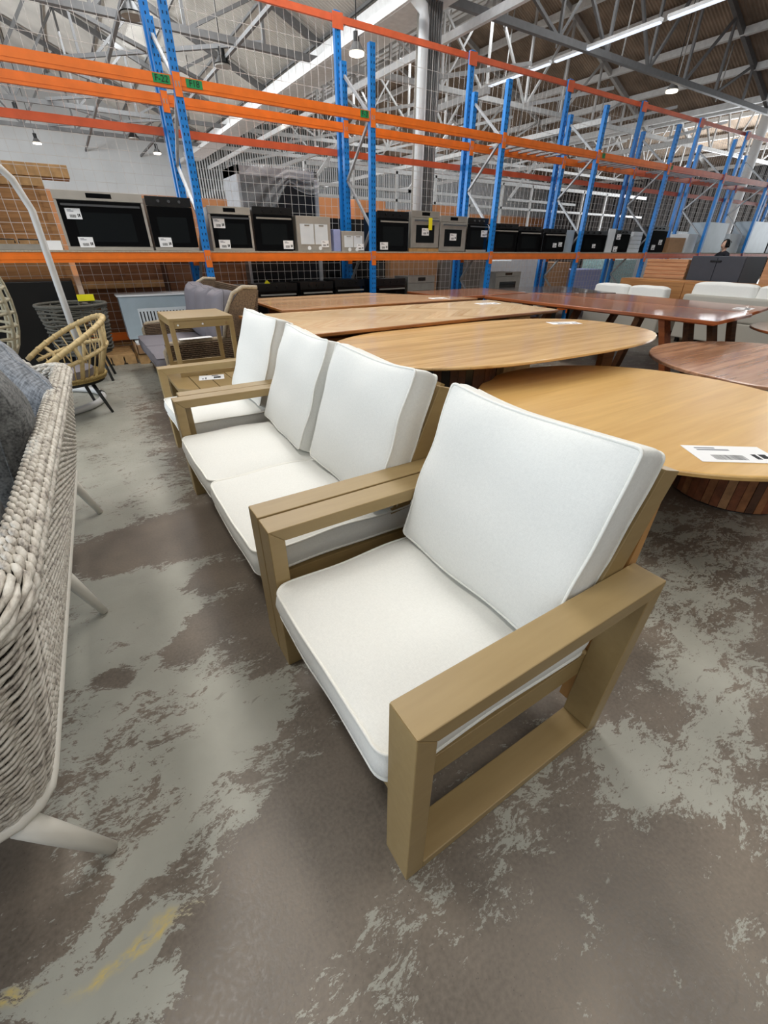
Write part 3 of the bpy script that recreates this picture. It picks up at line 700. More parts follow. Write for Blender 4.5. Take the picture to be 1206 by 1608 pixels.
# strands
mb_v = []; mb_f = []; base = 0
ROWS = 54; pitch = .03; nk = 6
ns = int(LEN/pitch*4); s = np.linspace(0, LEN, ns)
for r in range(ROWS):
    f = r/(ROWS-1); z = .305+(ztop(s)-.325)*f
    P, N = shell(s, z)
    wav = np.sin(s/pitch*math.pi+(r % 2)*math.pi)
    c = P+N*(wav*.0062+.001)[:, None]; c[:, 2] += rnd.uniform(-.0008, .0008)+.0012*np.sin(s*9+r)
    T = np.gradient(c, axis=0); T /= np.linalg.norm(T, axis=1, keepdims=True)
    B = np.cross(T, N); B /= np.linalg.norm(B, axis=1, keepdims=True); A = np.cross(B, T)
    rad = .0052
    ring = np.stack([c+A*(rad*.8*math.cos(a))+B*(rad*math.sin(a)) for a in [2*math.pi*k/nk for k in range(nk)]], 1).reshape(-1, 3)
    mb_v.append(ring)
    i = np.arange(ns-1)[:, None]*nk; k = np.arange(nk)[None, :]; k2 = (k+1) % nk
    mb_f.append((np.stack([i+k, i+k2, i+nk+k2, i+nk+k], -1).reshape(-1, 4))+base); base += ns*nk
vv = np.concatenate(mb_v)-np.array(ORG); ff = np.concatenate(mb_f)
me = bpy.data.meshes.new('woven_back'); me.from_pydata(vv.tolist(), [], ff.tolist()); me.materials.append(M['strand'])
me.polygons.foreach_set('use_smooth', [True]*len(me.polygons)); me.update()
o = bpy.data.objects.new('woven_back', me); COL.objects.link(o); o.parent = ws
# vertical ribs + dark liner standing in for the shade behind the weave
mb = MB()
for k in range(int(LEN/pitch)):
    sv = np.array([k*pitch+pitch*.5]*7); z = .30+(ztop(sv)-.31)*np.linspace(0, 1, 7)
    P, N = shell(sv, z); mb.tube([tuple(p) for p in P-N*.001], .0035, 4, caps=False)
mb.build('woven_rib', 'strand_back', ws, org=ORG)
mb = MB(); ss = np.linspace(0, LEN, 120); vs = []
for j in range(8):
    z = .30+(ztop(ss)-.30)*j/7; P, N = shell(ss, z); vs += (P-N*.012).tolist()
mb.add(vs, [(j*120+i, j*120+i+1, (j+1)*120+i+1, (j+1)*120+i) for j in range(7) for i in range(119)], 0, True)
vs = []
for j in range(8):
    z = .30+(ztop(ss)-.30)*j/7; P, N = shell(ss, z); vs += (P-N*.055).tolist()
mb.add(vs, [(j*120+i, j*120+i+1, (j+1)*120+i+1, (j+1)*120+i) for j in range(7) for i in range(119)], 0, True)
mb.build('shade_lining', 'strand_back', ws, org=ORG)
# braided rim: plump stitches laid over a rolled edge
stv = []; 
mb = MB()
rows = 9; RO = .031
for r in range(rows):
    a = math.radians(-35+r*250/(rows-1)); st = .034
    k = 0; s0 = (r % 2)*st/2
    while s0 < LEN-.04:
        sv = np.array([s0, s0+.018, s0+.036, s0+.054]); zt = ztop(sv); P, N = shell(sv, zt-.01)
        C = P-N*.028; pts = []
        for q in range(4):
            aa = a+.2*(q-1.5)
            rad = RO+(.004, .009, .008, .002)[q]
            nn = V(*N[q]); pts.append(V(*C[q])+nn*math.cos(aa)*rad+V(0, 0, 1)*math.sin(aa)*rad)
        mb.tube(pts, [.003, .0082, .0082, .003], 7)
        s0 += st
mb.build('braided_rim', 'strand', ws, org=ORG)
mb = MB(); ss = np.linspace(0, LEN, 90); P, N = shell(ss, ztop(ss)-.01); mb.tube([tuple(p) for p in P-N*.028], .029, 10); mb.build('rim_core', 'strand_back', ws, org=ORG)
mb = MB(); P, N = shell(ss, np.full(90, .29)); mb.tube([tuple(p) for p in P+N*.004], .019, 10); mb.bar((-1.15, .9, .28), (-1.15, 3.06, .28), .04, .04); mb.build('base_rail', 'white_metal', ws, org=ORG)
for (a, b) in (((-.43, .92, .27), (-.335, .90, 0)), ((-.40, 1.98, .28), (-.298, 1.95, 0)), ((-.40, 2.98, .28), (-.305, 2.97, 0)), ((-1.08, .95, .27), (-1.2, .9, 0)), ((-1.08, 3.0, .27), (-1.2, 3.05, 0))):
    a_, b_ = V(*a), V(*b)
    if b[1] < .95 and b[0] > -1: a_, b_ = V(-.42, .90, .26), V(-.298, .885, .0)
    mb = MB(); mb.tube([a_, a_*.7+b_*.3, b_+V(0, 0, .004)], [.030, .027, .017], 14); mb.build('leg', 'white_metal', ws, org=ORG)
MB().box(-1.12, -.45, .93, 3.04, .28, .34).build('seat_deck', 'strand_back', ws, org=ORG)
cushion(ws, 'seat_cushion', .66, 1.02, .12, ('melange', 'melange'), (-.80+.8, 1.47-2, .41), puff=.02, seed=50)
cushion(ws, 'seat_cushion', .66, 1.02, .12, ('melange', 'melange'), (-.80+.8, 2.50-2, .41), puff=.02, seed=51)
def pillow(name, label, w, t, loc, rot, mat, seed, fringe=True):
    n = 30; R = random.Random(seed); ph = [R.uniform(0, 6) for _ in range(5)]
    def fn(sg):
        def g(a, b):
            u, v = a*2-1, b*2-1
            k = ((1-u**2)*(1-v**2))
            x = u*w/2*(1-.07*(1-v*v)*0-.06*(1-abs(v))**1.5*abs(u)); y = v*w/2*(1-.06*(1-abs(u))**1.5*abs(v))
            z = sg*t/2*max(0, k)**.42+.006*math.sin(8*u+ph[0])*math.sin(7*v+ph[1])
            return V(x, y, z)
        return g
    mb = MB(); mb.grid(fn(1), n, n); mb.grid(fn(-1), n, n)
    o = mb.build(name, mat, None); o.location = loc; o.rotation_euler = rot
    tag(o, label, 'cushion')
    if fringe:
        mb = MB(); g = fn(1)
        per = [(i/24, 0) for i in range(24)]+[(1, i/24) for i in range(24)]+[(1-i/24, 1) for i in range(24)]+[(0, 1-i/24) for i in range(24)]
        mb.tube([g(a, b)+V(rnd.uniform(-.004, .004), rnd.uniform(-.004, .004), 0) for a, b in per], .006, 6, closed=True); mb.build('fringed_edge', mat, o)
    return o
pillow('scatter_cushion', 'dark grey melange cushion nearest the camera inside the woven sofa, cut by the left edge', .56, .22, (-.46, 1.45, .80), (math.radians(88), .1, math.radians(-72)), 'melange', 3)
pillow('scatter_cushion', 'large dark grey melange cushion in the middle of the woven sofa back', .58, .26, (-.40, 2.05, .82), (math.radians(84), 0, math.radians(-80)), 'melange', 4)
pillow('scatter_cushion', 'grey cushion with a pale fringed edge at the far end of the woven sofa', .56, .20, (-.43, 2.72, .79), (math.radians(80), .5, math.radians(-60)), 'melange_light', 5)

# ---------------------------------------------------------------- hanging egg chair, rope chairs, cane chair
t = thing('hanging_egg_chair', 'beige wicker egg chair hanging from a white arched pole at the left edge', 'chair', (-.5, 6.0, 0))
O = (-.5, 6.0, 0)
mb = MB(); arc = [(-.15, 6.1, .03), (-.15, 6.1, 1.0), (-.15, 6.1, 1.75), (-.22, 6.05, 1.98), (-.40, 5.95, 2.2), (-.68, 5.8, 2.33), (-1.0, 5.6, 2.36), (-1.25, 5.45, 2.30)]
mb.tube(arc, .032, 12); mb.build('pole', 'pole_white', t, org=O)
mb = MB(); mb.tube([(-.62+.55*math.cos(a), 5.72+.55*math.sin(a), .035) for a in [2*math.pi*k/40 for k in range(40)]], .033, 8, closed=True); mb.build('base_ring', 'pole_white', t, org=O)
for k in range(4):
    a0 = .1+k*math.pi/2; mb = MB(); mb.tube([(-.62+.55*math.cos(a0+b), 5.72+.55*math.sin(a0+b), .035) for b in (0, .05, .1, .15)], .036, 8); mb.build('base_joint', 'black', t, org=O)
mb = MB(); EC = V(-.98, 5.25, 1.05)
for k in range(17):
    f = (k+.5)/17; ph = math.pi*(.06+.88*f); z = EC.z+.60*math.cos(ph); r = .46*math.sin(ph)**.75
    mb.tube([(EC.x+r*math.cos(a), EC.y+r*math.sin(a), z+.012*math.sin(a*3+k)) for a in [-math.pi*.75+1.6*math.pi*q/30 for q in range(31)]], .013, 6)
mb.build('basket_weave', 'rope_beige', t, org=O)
mb = MB()
for k in range(11):
    a = -math.pi*.75+1.6*math.pi*k/10
    mb.tube([(EC.x+.47*math.sin(p)**.75*math.cos(a), EC.y+.47*math.sin(p)**.75*math.sin(a), EC.z+.61*math.cos(p)+.0) for p in [math.pi*(.03+.94*q/14) for q in range(15)]], .016, 6)
mb.build('basket_rib', 'rope_beige', t, org=O)
mb = MB(); mb.tube([EC+V(0, 0, .6), (-1.25, 5.45, 2.3)], .008, 6); mb.build('chain', 'galv', t, org=O)
# pale rope armchair
t = thing('rope_armchair', 'pale chunky rope armchair behind the woven sofa, at the left edge', 'chair', (-.86, 4.42, 0))
mb = MB()
def rope_pt(a, z): return V(-.06+.42*math.cos(a), .1+.40*math.sin(a), z)
for k in range(46):
    a = -math.pi*.95+1.6*math.pi*k/45
    mb.tube([rope_pt(a, .30), rope_pt(a, .5), rope_pt(a, .60), rope_pt(a, .63)*.97+V(0, 0, .02)], .013, 6)
mb.build('rope_side', 'rope_white', t)
mb = MB(); A = [-math.pi*.95+1.6*math.pi*k/40 for k in range(41)]
for q, z in ((0, .635), (.07, .64)):
    for k in range(0, 40, 3):
        pts = [rope_pt(A[k]+j*.03, z)*(1-q*.6)+V(0, 0, z*q*.6) for j in range(4)]; mb.tube(pts, [.016, .028, .028, .016], 8)
mb.build('rope_rim', 'rope_white', t)
cushion(t, 'seat_cushion', .62, .62, .14, ('grey_fabric', 'grey_fabric'), (-.06, .1, .38), seed=61)
for x, y in ((.25, .4), (-.35, .4), (.25, -.2), (-.35, -.2)):
    mb = MB(); mb.tube([(x, y, .3), (x*1.25, y*1.2, 0)], [.02, .012], 8); mb.build('leg', 'white_metal', t)
pillow('scatter_cushion', 'mauve grey cushion standing in the pale rope armchair', .42, .16, (-1.0, 4.5, .72), (math.radians(75), .3, math.radians(-30)), 'grey_fabric', 9, fringe=False)
# dark rope chair
t = thing('rope_armchair', 'charcoal rope basket chair in front of the black carton, behind the cane chair', 'chair', (-.10, 6.75, 0))
mb = MB()
for k in range(12):
    z = .38+.042*k; r = .30+.005*k
    mb.tube([(r*math.cos(a), r*math.sin(a), z+.008*math.sin(6*a+k)) for a in [2*math.pi*q/36 for q in range(36)]], .0115, 6, closed=True)
mb.build('rope_band', 'rope_dark', t)
mb = MB()
for k in range(14):
    a = 2*math.pi*k/14; mb.tube([(.27*math.cos(a), .27*math.sin(a), .36), (.355*math.cos(a), .355*math.sin(a), .87)], .012, 6)
mb.tube([(.36*math.cos(a), .36*math.sin(a), .87) for a in [2*math.pi*q/36 for q in range(36)]], .018, 6, closed=True); mb.cyl((0, 0), .28, .33, .36, 24)
mb.build('chair_frame', 'rope_dark', t)
for a in (.6, 2.2, 3.8, 5.4): mb = MB(); mb.tube([(.2*math.cos(a), .2*math.sin(a), .33), (.28*math.cos(a), .28*math.sin(a), 0)], .016, 8); mb.build('leg', 'black_leg', t)
tag(MB().box(-.02, .16, 6.98, 7.02, .88, .95).build('yellow_card', 'yellow'), 'small yellow card sticking up behind the charcoal rope chair', 'card')
# cane chair
t = thing('cane_chair', 'pale cane barrel chair with grey seat pad and black splayed legs', 'chair', (-.32, 5.25, 0))
def ring(cx, cy, rx, ry, z0, z1, a0, a1, n, lean=0):
    out = []
    for k in range(n+1):
        f = k/n; a = a0+(a1-a0)*f; h = math.sin(math.pi*f)
        zz = z0+(z1-z0)*h; out.append(V(cx+rx*math.cos(a), cy+ry*math.sin(a), zz))
    return out
mb = MB(); mb.cyl((0, 0), .345, .355, .385, 40); mb.tube([(.345*math.cos(a), .345*math.sin(a), .385) for a in [2*math.pi*q/40 for q in range(40)]], .014, 8, closed=True); mb.build('seat', 'cane_seat', t)
MB().cyl((0, 0), .32, .325, .355, 32).build('seat_ring', 'black_leg', t)
mb = MB(); mb.cyl((-.02, -.01), .27, .387, .45, 32); mb.build('seat_pad', 'grey_fabric', t, bevel=.015)
A0, A1 = math.radians(-105), math.radians(118)
r1 = ring(0, 0, .43, .41, .48, .655, A0, A1, 44); r2 = ring(.0, .0, .46, .43, .50, .88, A0-.15, A1+.15, 44)
for nm, rg, rad in (('back_rail', r1, .017), ('top_rail', r2, .024)):
    mb = MB(); mb.tube(rg, rad, 8)
    for i in range(1, 44, 2): mb.tube([rg[i]-(rg[i+1]-rg[i])*.1, rg[i]+(rg[i+1]-rg[i])*.3], rad+.003, 8)
    mb.build(nm, 'cane', t)
r0_ = ring(0, 0, .325, .325, .385, .385, A0, A1, 44)
for i in range(2, 43, 2):
    mb = MB(); mb.tube([r0_[i], r1[i], r2[i]], .006 if i % 8 else .02, 6); mb.build('spindle', 'cane', t)
for a in (-.35, 1.0, 2.5, 4.1): mb = MB(); mb.tube([(.2*math.cos(a), .2*math.sin(a), .33), (.31*math.cos(a), .31*math.sin(a), 0)], [.020, .013], 10); mb.build('leg', 'black_leg', t)

# ---------------------------------------------------------------- brown wicker lounge with grey cushions
t = thing('wicker_lounge', 'brown wicker lounge with grey tufted cushions near the rack', 'sofa', (.55, 5.3, 0))
LW = 1.75
def wicker_wall(x0, x1, y, z0, zf, zb, th, name):
    """arm: top rises from zf (front) to zb (rear)"""
    mb = MB(); n = 14
    for k in range(60):
        z = z0+.02*k
        xa, xb = x0, x1
        if z > zf:
            if zb <= zf: break
            xa = x0+(x1-x0)*min(1, (z-zf)/(zb-zf))
        if xb-xa < .05: break
        m = int((xb-xa)/.02); 
        for sg in (-1, 1):
            mb.tube([(xa+(xb-xa)*i/m, y+sg*(th/2+.004*(-1)**(i+k)), z) for i in range(m+1)], .009, 4)
    mb.box(x0+.01, x1-.01, y-th/2+.005, y+th/2-.005, z0, min(zf, zb)-.01)
    return mb.build(name, 'wicker_brown', t)
for y in (0, LW): wicker_wall(.08, 1.2, y, .08, .56, .56, .07, 'arm')
mb = MB()
for y in (0, LW): mb.tube([(.08, y, .1), (.07, y, .5), (.12, y, .57), (.3, y, .585), (1.1, y, .585)], .025, 8)
mb.build('arm_trim', 'wicker_trim', t)
# winged back, leaning away
mb = MB()
for k in range(48):
    z = .1+.02*k; xb = 1.02+.16*(z-.3)
    mb.tube([(xb-.22, -.02-.0*z, z), (xb-.02, -.02, z), (xb+.03, .05, z)]+[(xb+.03+.005*(-1)**i, .1+(LW-.2)*i/60, z) for i in range(61)]+[(xb-.02, LW+.02, z), (xb-.22, LW+.02, z)], .0105, 4)
mb.box(1.0, 1.03, .02, LW-.02, .1, .9)
mb.build('winged_back', 'wicker_brown', t)
for y in (-.03, LW+.015):
    MB().prism([(.72, .60), (.98, .60), (1.14, 1.06), (.95, 1.07), (.80, .9)], y-.015, y+.015, 1).build('wing', 'wicker_brown', t)
    mb = MB(); mb.tube([(.70, y, .6), (.76, y, .85), (.86, y, 1.03), (.98, y, 1.09), (1.14, y, 1.08)], .022, 8); mb.build('wing_trim', 'wicker_trim', t)
MB().box(.05, 1.0, .05, LW-.05, .1, .28).build('seat_base', 'wicker_brown', t)
for i in range(2): cushion(t, 'seat_cushion', .80, .83, .13, ('grey_fabric', 'grey_fabric'), (.38, .46+.84*i, .36), puff=.02, seed=70+i)
for i in range(3):
    c = cushion(t, 'back_cushion', .56, .62, .14, ('grey_fabric', 'grey_fabric'), (.80, .33+.56*i, .76), rot=(math.radians(76+4*i), .06*(i-1), math.radians(-90)), puff=.09, seed=80+i, sag=.05, corner=.1)
for x, y in ((.1, .05), (.1, LW-.05), (1.0, .05), (1.0, LW-.05)): MB().box(x-.03, x+.03, y-.03, y+.03, 0, .12).build('leg', 'wicker_brown', t)
price_tag(None, 'white paper sheet lying on the near arm of the brown wicker lounge', (.95, 5.30, .613), .34, .10, rz=.05, bars=False)
# ---------------------------------------------------------------- pallet rack
rk = thing('pallet_rack', 'blue and orange steel pallet rack carrying the ovens', 'rack', (1.70, 7.3, 0))
RO_ = (1.70, 7.3, 0)
YF, YB = 7.3, 8.15; BAY = 2.74
XS = [1.70+BAY*k for k in range(-2, 11)]
def upright(x, y, z1, slots=True):
    mb = MB(); mb.box(x-.045, x+.045, y, y+.075, 0, z1, 0)
    if slots:
        for fx in (-.022, .022):
            z = .1
            while z < z1-.06:
                mb.box(x+fx-.006, x+fx+.006, y-.0012, y, z, z+.028, 1); z += .075
    mb.box(x-.06, x+.06, y-.03, y+.09, 0, .008, 2)
    return mb
for i, x in enumerate(XS):
    near = x < 13
    upright(x, YF, 3.92, near).build('upright_post', ['blue', 'blue_hole', 'galv'], rk, org=RO_)
    upright(x, YB, 3.92, near).build('upright_post', ['blue', 'blue_hole', 'galv'], rk, org=RO_)
    zs = [.2, .9, 1.75, 2.45, 3.15, 3.75]
    for j in range(5):
        a = (x, YF+.07, zs[j]) if j % 2 == 0 else (x, YB, zs[j]); b = (x, YB, zs[j+1]) if j % 2 == 0 else (x, YF+.07, zs[j+1])
        mb = MB(); mb.bar(a, b, .035, .035); mb.build('diagonal_brace', 'galv', rk, org=RO_)
for i in range(len(XS)-1):
    xa, xb = XS[i]+.045, XS[i+1]-.045
    near = i <= 6
    for (yy, s) in ((YF, -1), (YB, 1)):
        for z0, z1 in ((.22, .33), (1.285, 1.395), (3.08, 3.20)):
            if i < 2 and z0 < .3 and s < 0: continue
            mb = MB(); y0 = yy+.012; mb.box(xa, xb, y0, y0+.05, z0, z1, 0); mb.box(xa, xb, y0-.004, y0, z0+.035, z1-.035, 0)
            for xc, sx in ((xa, 1), (xb, -1)):
                mb.box(min(xc-.004*sx, xc-.045*sx), max(xc-.004*sx, xc-.045*sx), yy-.012, yy-.002, z0-.07, z1+.03, 0)
                mb.box(xc-.028*sx-.006, xc-.028*sx+.006, yy-.014, yy-.012, z0+.02, z0+.07, 1)
            mb.build('load_beam', ['orange' if xa < 12 else 'orange_red', 'galv'], rk, org=RO_)
    for z in ((.332, 1.397) if i >= 2 else (1.397,)):
        mb = MB(); mb.box(xa, xb, YF+.005, YB+.06, z, z+.018); mb.build('shelf_board', 'board', rk, org=RO_)
    if i >= 4:
        for k in range(7):
            x = xa+.45+k*.27; mb = MB(); mb.box(x-.04, x+.04, YF+.06, YB, 3.15, 3.175); mb.build('deck_support', 'galv', rk, org=RO_)
def rack_label(x, z, txt, w=.2):
    o = MB().box(-w/2, w/2, -.002, 0, -.04, .04).build('rack_label', 'green', rk); o['label'] = 'green handwritten bay label'
    o.location = (x-RO_[0], -.001+.008, z)
    c = bpy.data.curves.new('lettering', 'FONT'); c.body = txt; c.size = .085; c.align_x = 'CENTER'; c.align_y = 'CENTER'; c.extrude = .0005; c.materials.append(M['ink'])
    tmp = bpy.data.objects.new('lettering', c); f = bpy.data.objects.new('lettering', bpy.data.meshes.new_from_object(tmp)); bpy.data.objects.remove(tmp); COL.objects.link(f); f.parent = o; f.location = (0, -.0035, 0); f.rotation_euler = (math.radians(90), 0, 0)
rack_label(1.53, 3.15, 'F-22', .19); rack_label(1.90, 3.15, 'F18', .19); rack_label(4.30, 3.15, 'F-3', .14)
for x in (9.92-.1+.14*2, 12.66+.1): rack_label(x, 3.15, 'F', .1)

# ---------------------------------------------------------------- mesh barrier behind the rack
ms = thing('mesh_barrier', 'tall wire mesh barrier on blue posts right behind the pallet rack', 'barrier', (1.70, 8.32, 0)); MO = (1.70, 8.32, 0)
for x in XS:
    mb = MB(); mb.box(x-.05, x+.05, 8.32, 8.39, 0, 4.5, 0)
    if x < 12:
        for k in range(55): mb.box(x-.007, x+.007, 8.318, 8.32, .15+k*.078, .18+k*.078, 1)
    mb.build('barrier_post', ['blue', 'blue_hole'], ms, org=MO)
for i in range(len(XS)-1):
    xa, xb = XS[i]+.05, XS[i+1]-.05
    MB().box(xa-.05, xb+.05, 8.39, 8.43, 4.40, 4.48).build('top_rail', 'orange_red', ms, org=MO)
    for s_ in (xa-.05, xb-.04): MB().box(s_, s_+.09, 8.305, 8.318, 4.30, 4.48).build('rail_bracket', 'orange_red', ms, org=MO)
    MB().box(xa-.05, xb+.05, 8.39, 8.43, 2.80, 2.89).build('middle_rail', 'orange_red', ms, org=MO)
    mb = MB(); wv = .0048
    n = 21
    for k in range(n+1):
        x = xa+(xb-xa)*k/n; mb.box(x-wv/2, x+wv/2, 8.45, 8.454, .05, 4.42)
    z = .1
    while z < 4.42:
        mb.box(xa, xb, 8.454, 8.458, z-.0024, z+.0024); z += .125 if z < 2.8 else .26
    mb.build('mesh_panel', 'wire', ms, org=MO)

# ---------------------------------------------------------------- appliances
def sticker(parent, x, z, w=.13, h=.085, y=-.004):
    o = price_tag(parent, None, (x, y, z), w, h, rot=(math.radians(90), 0, 0), name='price_sticker'); return o
def oven(label, x0, x1, z0, z1, y=7.40, style='black', dep=.5, stickers=(), tilt=0, rz=0, window=True, cat='oven', name='wall_oven', handle=True, panel=.17):
    W = x1-x0; H = z1-z0
    t = thing(name, label, cat, (x0, y, z0), rz)
    fr = 'steel' if style in ('steel', 'mixed') else ('steel_dull' if style == 'film' else 'black')
    MB().box(.02, W-.02, .02, dep, 0, H-.01).build('body', 'steel_dull' if style != 'black' else 'black', t)
    zp = H*(1-panel)
    MB().box(0, W, 0, .02, zp, H).build('control_panel', fr if style != 'mixed' else 'black', t, bevel=.002)
    cp = t.children[-1]
    if style in ('steel', 'film'): MB().box(W*.36, W*.64, -.002, 0, zp+H*panel*.28, zp+H*panel*.8).build('display', 'black_glass', cp)
    else:
        for k in (.27, .5, .73):
            mb = MB(); mb.cyl((0, 0), .018, 0, .02, 14); kn = mb.build('knob', 'black' if style != 'mixed' else 'chrome', cp); kn.location = (W*k, 0, zp+H*panel*.5); kn.rotation_euler = (math.radians(90), 0, 0)
    zb = H*.07
    d = MB().box(.0, W, 0, .02, zb if style in ('mixed', 'steel') else .01, zp-.006).build('oven_door', 'black_glass' if style in ('black', 'mixed', 'steel') else fr, t, bevel=.002)
    if style in ('steel', 'mixed'): MB().box(0, W, 0, .02, 0, zb-.004).build('bottom_trim', 'steel', t)
    if style == 'steel':
        [MB().box(a_, a_+.03, -.003, 0, zb, zp-.006).build('door_trim', 'steel', d) for a_ in (0, W-.03)]
    if window: MB().box(W*.17, W*.83, -.002, 0, zb+H*.08, zp-H*.2).build('window', 'window_glass', d)
    if handle:
        mb = MB(); zz = zp-H*.085; mb.box(W*.06, W*.94, -.045, -.03, zz-.011, zz+.011); mb.box(W*.1, W*.12, -.03, 0, zz-.008, zz+.008); mb.box(W*.88, W*.9, -.03, 0, zz-.008, zz+.008)
        mb.build('handle', 'chrome' if style != 'black' else 'steel_dull', d)
    for (sx, sz) in stickers: sticker(t, sx*W, sz*H, .16 if H > .45 else .12, .11 if H > .45 else .08)
    return t
ZS = 1.417
oven('wide stainless steel oven with a black glass door, leftmost on the rack shelf', .06, 1.03, ZS, 2.03, style='steel', stickers=((.22, .14), (.17, .62)), panel=.15)
oven('black oven with three knobs and a steel bottom strip, left of the left blue post', 1.06, 1.62, ZS, 2.02, style='mixed', stickers=((.25, .16),), handle=False)
oven('stainless framed oven directly right of the left blue post', 1.82, 2.42, ZS, 1.95, style='steel', stickers=((.28, .15), (.22, .62)))
oven('plain black oven between the stainless oven and the range hood', 2.45, 3.06, ZS, 1.97, style='black', stickers=((.83, .15),))
def hood(label, x0, x1, z1, y=7.4, wrap=False):
    W = x1-x0; H = z1-ZS
    t = thing('range_hood', label, 'range hood', (x0, y, ZS))
    MB().box(0, W, .01, .28, 0, H).build('hood_body', 'steel', t, bevel=.004)
    for a, b in ((.1, .48), (.52, .9)):
        f = MB(); f.box(W*a, W*b, 0, .01, H*.2, H*.78); fo = f.build('grease_filter', 'white_pack', t)
        MB().box(W*(a+b)/2-.04, W*(a+b)/2+.04, -.006, 0, H*.72, H*.76).build('filter_latch', 'steel_dull', fo)
    for a in (.33, .66): mb = MB(); mb.cyl((0, 0), .028, 0, .006, 16); k = mb.build('hood_light', 'paper', t); k.location = (W*a, .01, H*.09); k.rotation_euler = (math.radians(90), 0, 0)
    sticker(t, W*.8, H*.22, .13, .09)
    return t
hood('pale range hood with two filters standing on its back', 3.12, 3.70, 1.88)
hood('small low range hood in plastic left of the middle blue post', 3.90, 4.32, 1.70)
tag(MB().box(3.76, 3.88, 7.42, 7.7, ZS, 1.72).build('carton', 'blue_pack', bevel=.003), 'slim blue printed carton between the two range hoods', 'box')
oven('black oven with a slim handle just right of the middle blue post', 4.58, 5.22, ZS, 2.0, style='black', stickers=((.2, .14),))
oo = oven('dull stainless oven with a yellow ticket on its door', 5.28, 5.90, 1.47, 2.03, style='film', stickers=((.5, .45),), panel=.17)
MB().box(.34, .42, -.052, -.05, .28, .46).build('yellow_ticket', 'yellow', oo)
tag(MB().box(5.26, 5.95, 7.42, 7.9, ZS, 1.468).build('timber_plinth', 'pallet'), 'flat timber board under the oven with the yellow ticket', 'board')
oven('dull stainless oven right of the oven with the yellow ticket', 5.93, 6.56, ZS, 1.98, style='film', stickers=((.5, .42),))
oo = oven('grey topped black oven with a white oval sticker, left of a blue post', 6.60, 7.12, ZS, 1.97, style='mixed', stickers=((.82, .55),))
oven('black oven right of the third blue post', 7.26, 7.96, ZS, 1.9, style='black')
oven('second plain black oven right of the third blue post', 8.0, 8.66, ZS, 1.87, style='black')
oven('black oven with two white stickers left of the fourth blue post', 8.76, 9.5, ZS, 1.85, style='black', stickers=((.55, .3), (.8, .34)))
tag(MB().box(9.55, 9.84, 7.45, 7.9, ZS, 1.84).build('carton', 'film', bevel=.003), 'pale blue slim carton just left of the fourth blue post', 'box')
oven('black cooktop oven with a tilted white sticker right of the fourth blue post', 10.02, 11.0, ZS, 1.84, style='black', stickers=((.55, .3),), handle=False)
tag(MB().box(11.05, 11.3, 7.4, 7.43, ZS, 1.90).build('display_board', 'white_pack'), 'tall white panel leaning between black ovens on the shelf', 'panel')
oven('black oven right of the tall white panel', 11.34, 11.95, ZS, 1.88, style='black', stickers=((.2, .7), (.15, .15)), handle=False)
for k in range(5): tag(MB().box(12.02+.03*k, 12.55, 7.45, 7.9, ZS+.09*k, ZS+.085+.09*k).build('white_carton', 'white_pack', bevel=.003), 'flat white carton, %s in the stack by the fifth blue post' % ['lowest', 'second from the bottom', 'middle', 'second from the top', 'topmost'][k], 'box', 'flat white cartons by the fifth post')
oven('black cooker with knobs right of the fifth blue post', 12.80, 13.6, ZS, 2.0, style='black', stickers=((.7, .4), (.35, .2)), handle=False)
# gas cooktop at left end of shelf
t = thing('gas_cooktop', 'stainless gas cooktop lying on the shelf at far left', 'cooktop', (-.95, 7.42, ZS))
MB().box(0, .76, 0, .45, 0, .06).build('hob_plate', 'steel_dull', t)
for x in (.14, .38, .62):
    mb = MB(); mb.tube([(x-.1, .2, .07), (x-.1, .2, .11), (x+.1, .2, .11), (x+.1, .2, .07)], .008, 6); mb.tube([(x, .1, .11), (x, .3, .11)], .008, 6); mb.build('trivet', 'black', t)
tag(MB().box(-.17, .0, 7.42, 7.5, ZS, ZS+.1).build('white_packet', 'paper'), 'small white packet beside the cooktop on the shelf', 'packet')
# things right of post on the shelf, to the far end
for k, (x, w_, h_, m, l) in enumerate([(13.9, .8, .35, 'card', 'brown carton right of the black cooker on the shelf'), (14.8, .5, .45, 'white_pack', 'white carton beyond the brown one on the shelf'), (15.7, 1.2, .75, 'film', 'large wrapped pale panel past the sixth post'),
                                     (17.2, .8, .5, 'white_pack', 'white carton near the seventh blue post'), (18.4, 1.6, .85, 'film', 'tall pale wrapped carton on the far shelf'), (20.1, .6, .6, 'black', 'black microwave on the far end of the shelf')]):
    tag(MB().box(x, x+w_, 7.45, 7.95, ZS, ZS+h_).build('carton', m, bevel=.004), l, 'box')
# lower shelf
ZL = .352
for (x0, x1, z1, l) in [(1.9, 2.35, .96, 'black oven on the low shelf, mostly hidden by the wicker lounge'), (2.40, 3.08, .97, 'black oven on the low shelf with a yellow triangle on top'), (3.14, 3.74, .98, 'black oven on the low shelf below the range hoods'),
                        (3.78, 4.36, 1.0, 'black oven on the low shelf just left of the middle blue post'), (4.62, 5.25, .99, 'black oven on the low shelf right of the middle blue post')]:
    oven(l, x0, x1, ZL, z1, y=7.5, style='black', dep=.5)
oven('grey microwave on the low shelf beside the black ovens', 5.32, 5.95, ZL, 1.02, y=7.5, style='film', name='microwave_oven', cat='microwave', handle=False)
oven('built-in stainless microwave on the low shelf far right', 7.6, 8.35, .55, 1.05, y=7.5, style='film', name='microwave_oven', cat='microwave', handle=False)
tag(MB().prism([(0, 0), (.1, 0), (.05, .05)], 0, .01, 1).build('yellow_triangle_card', 'yellow'), 'tiny yellow triangle card on a low black oven', 'card').location = (2.55, 7.55, .971)

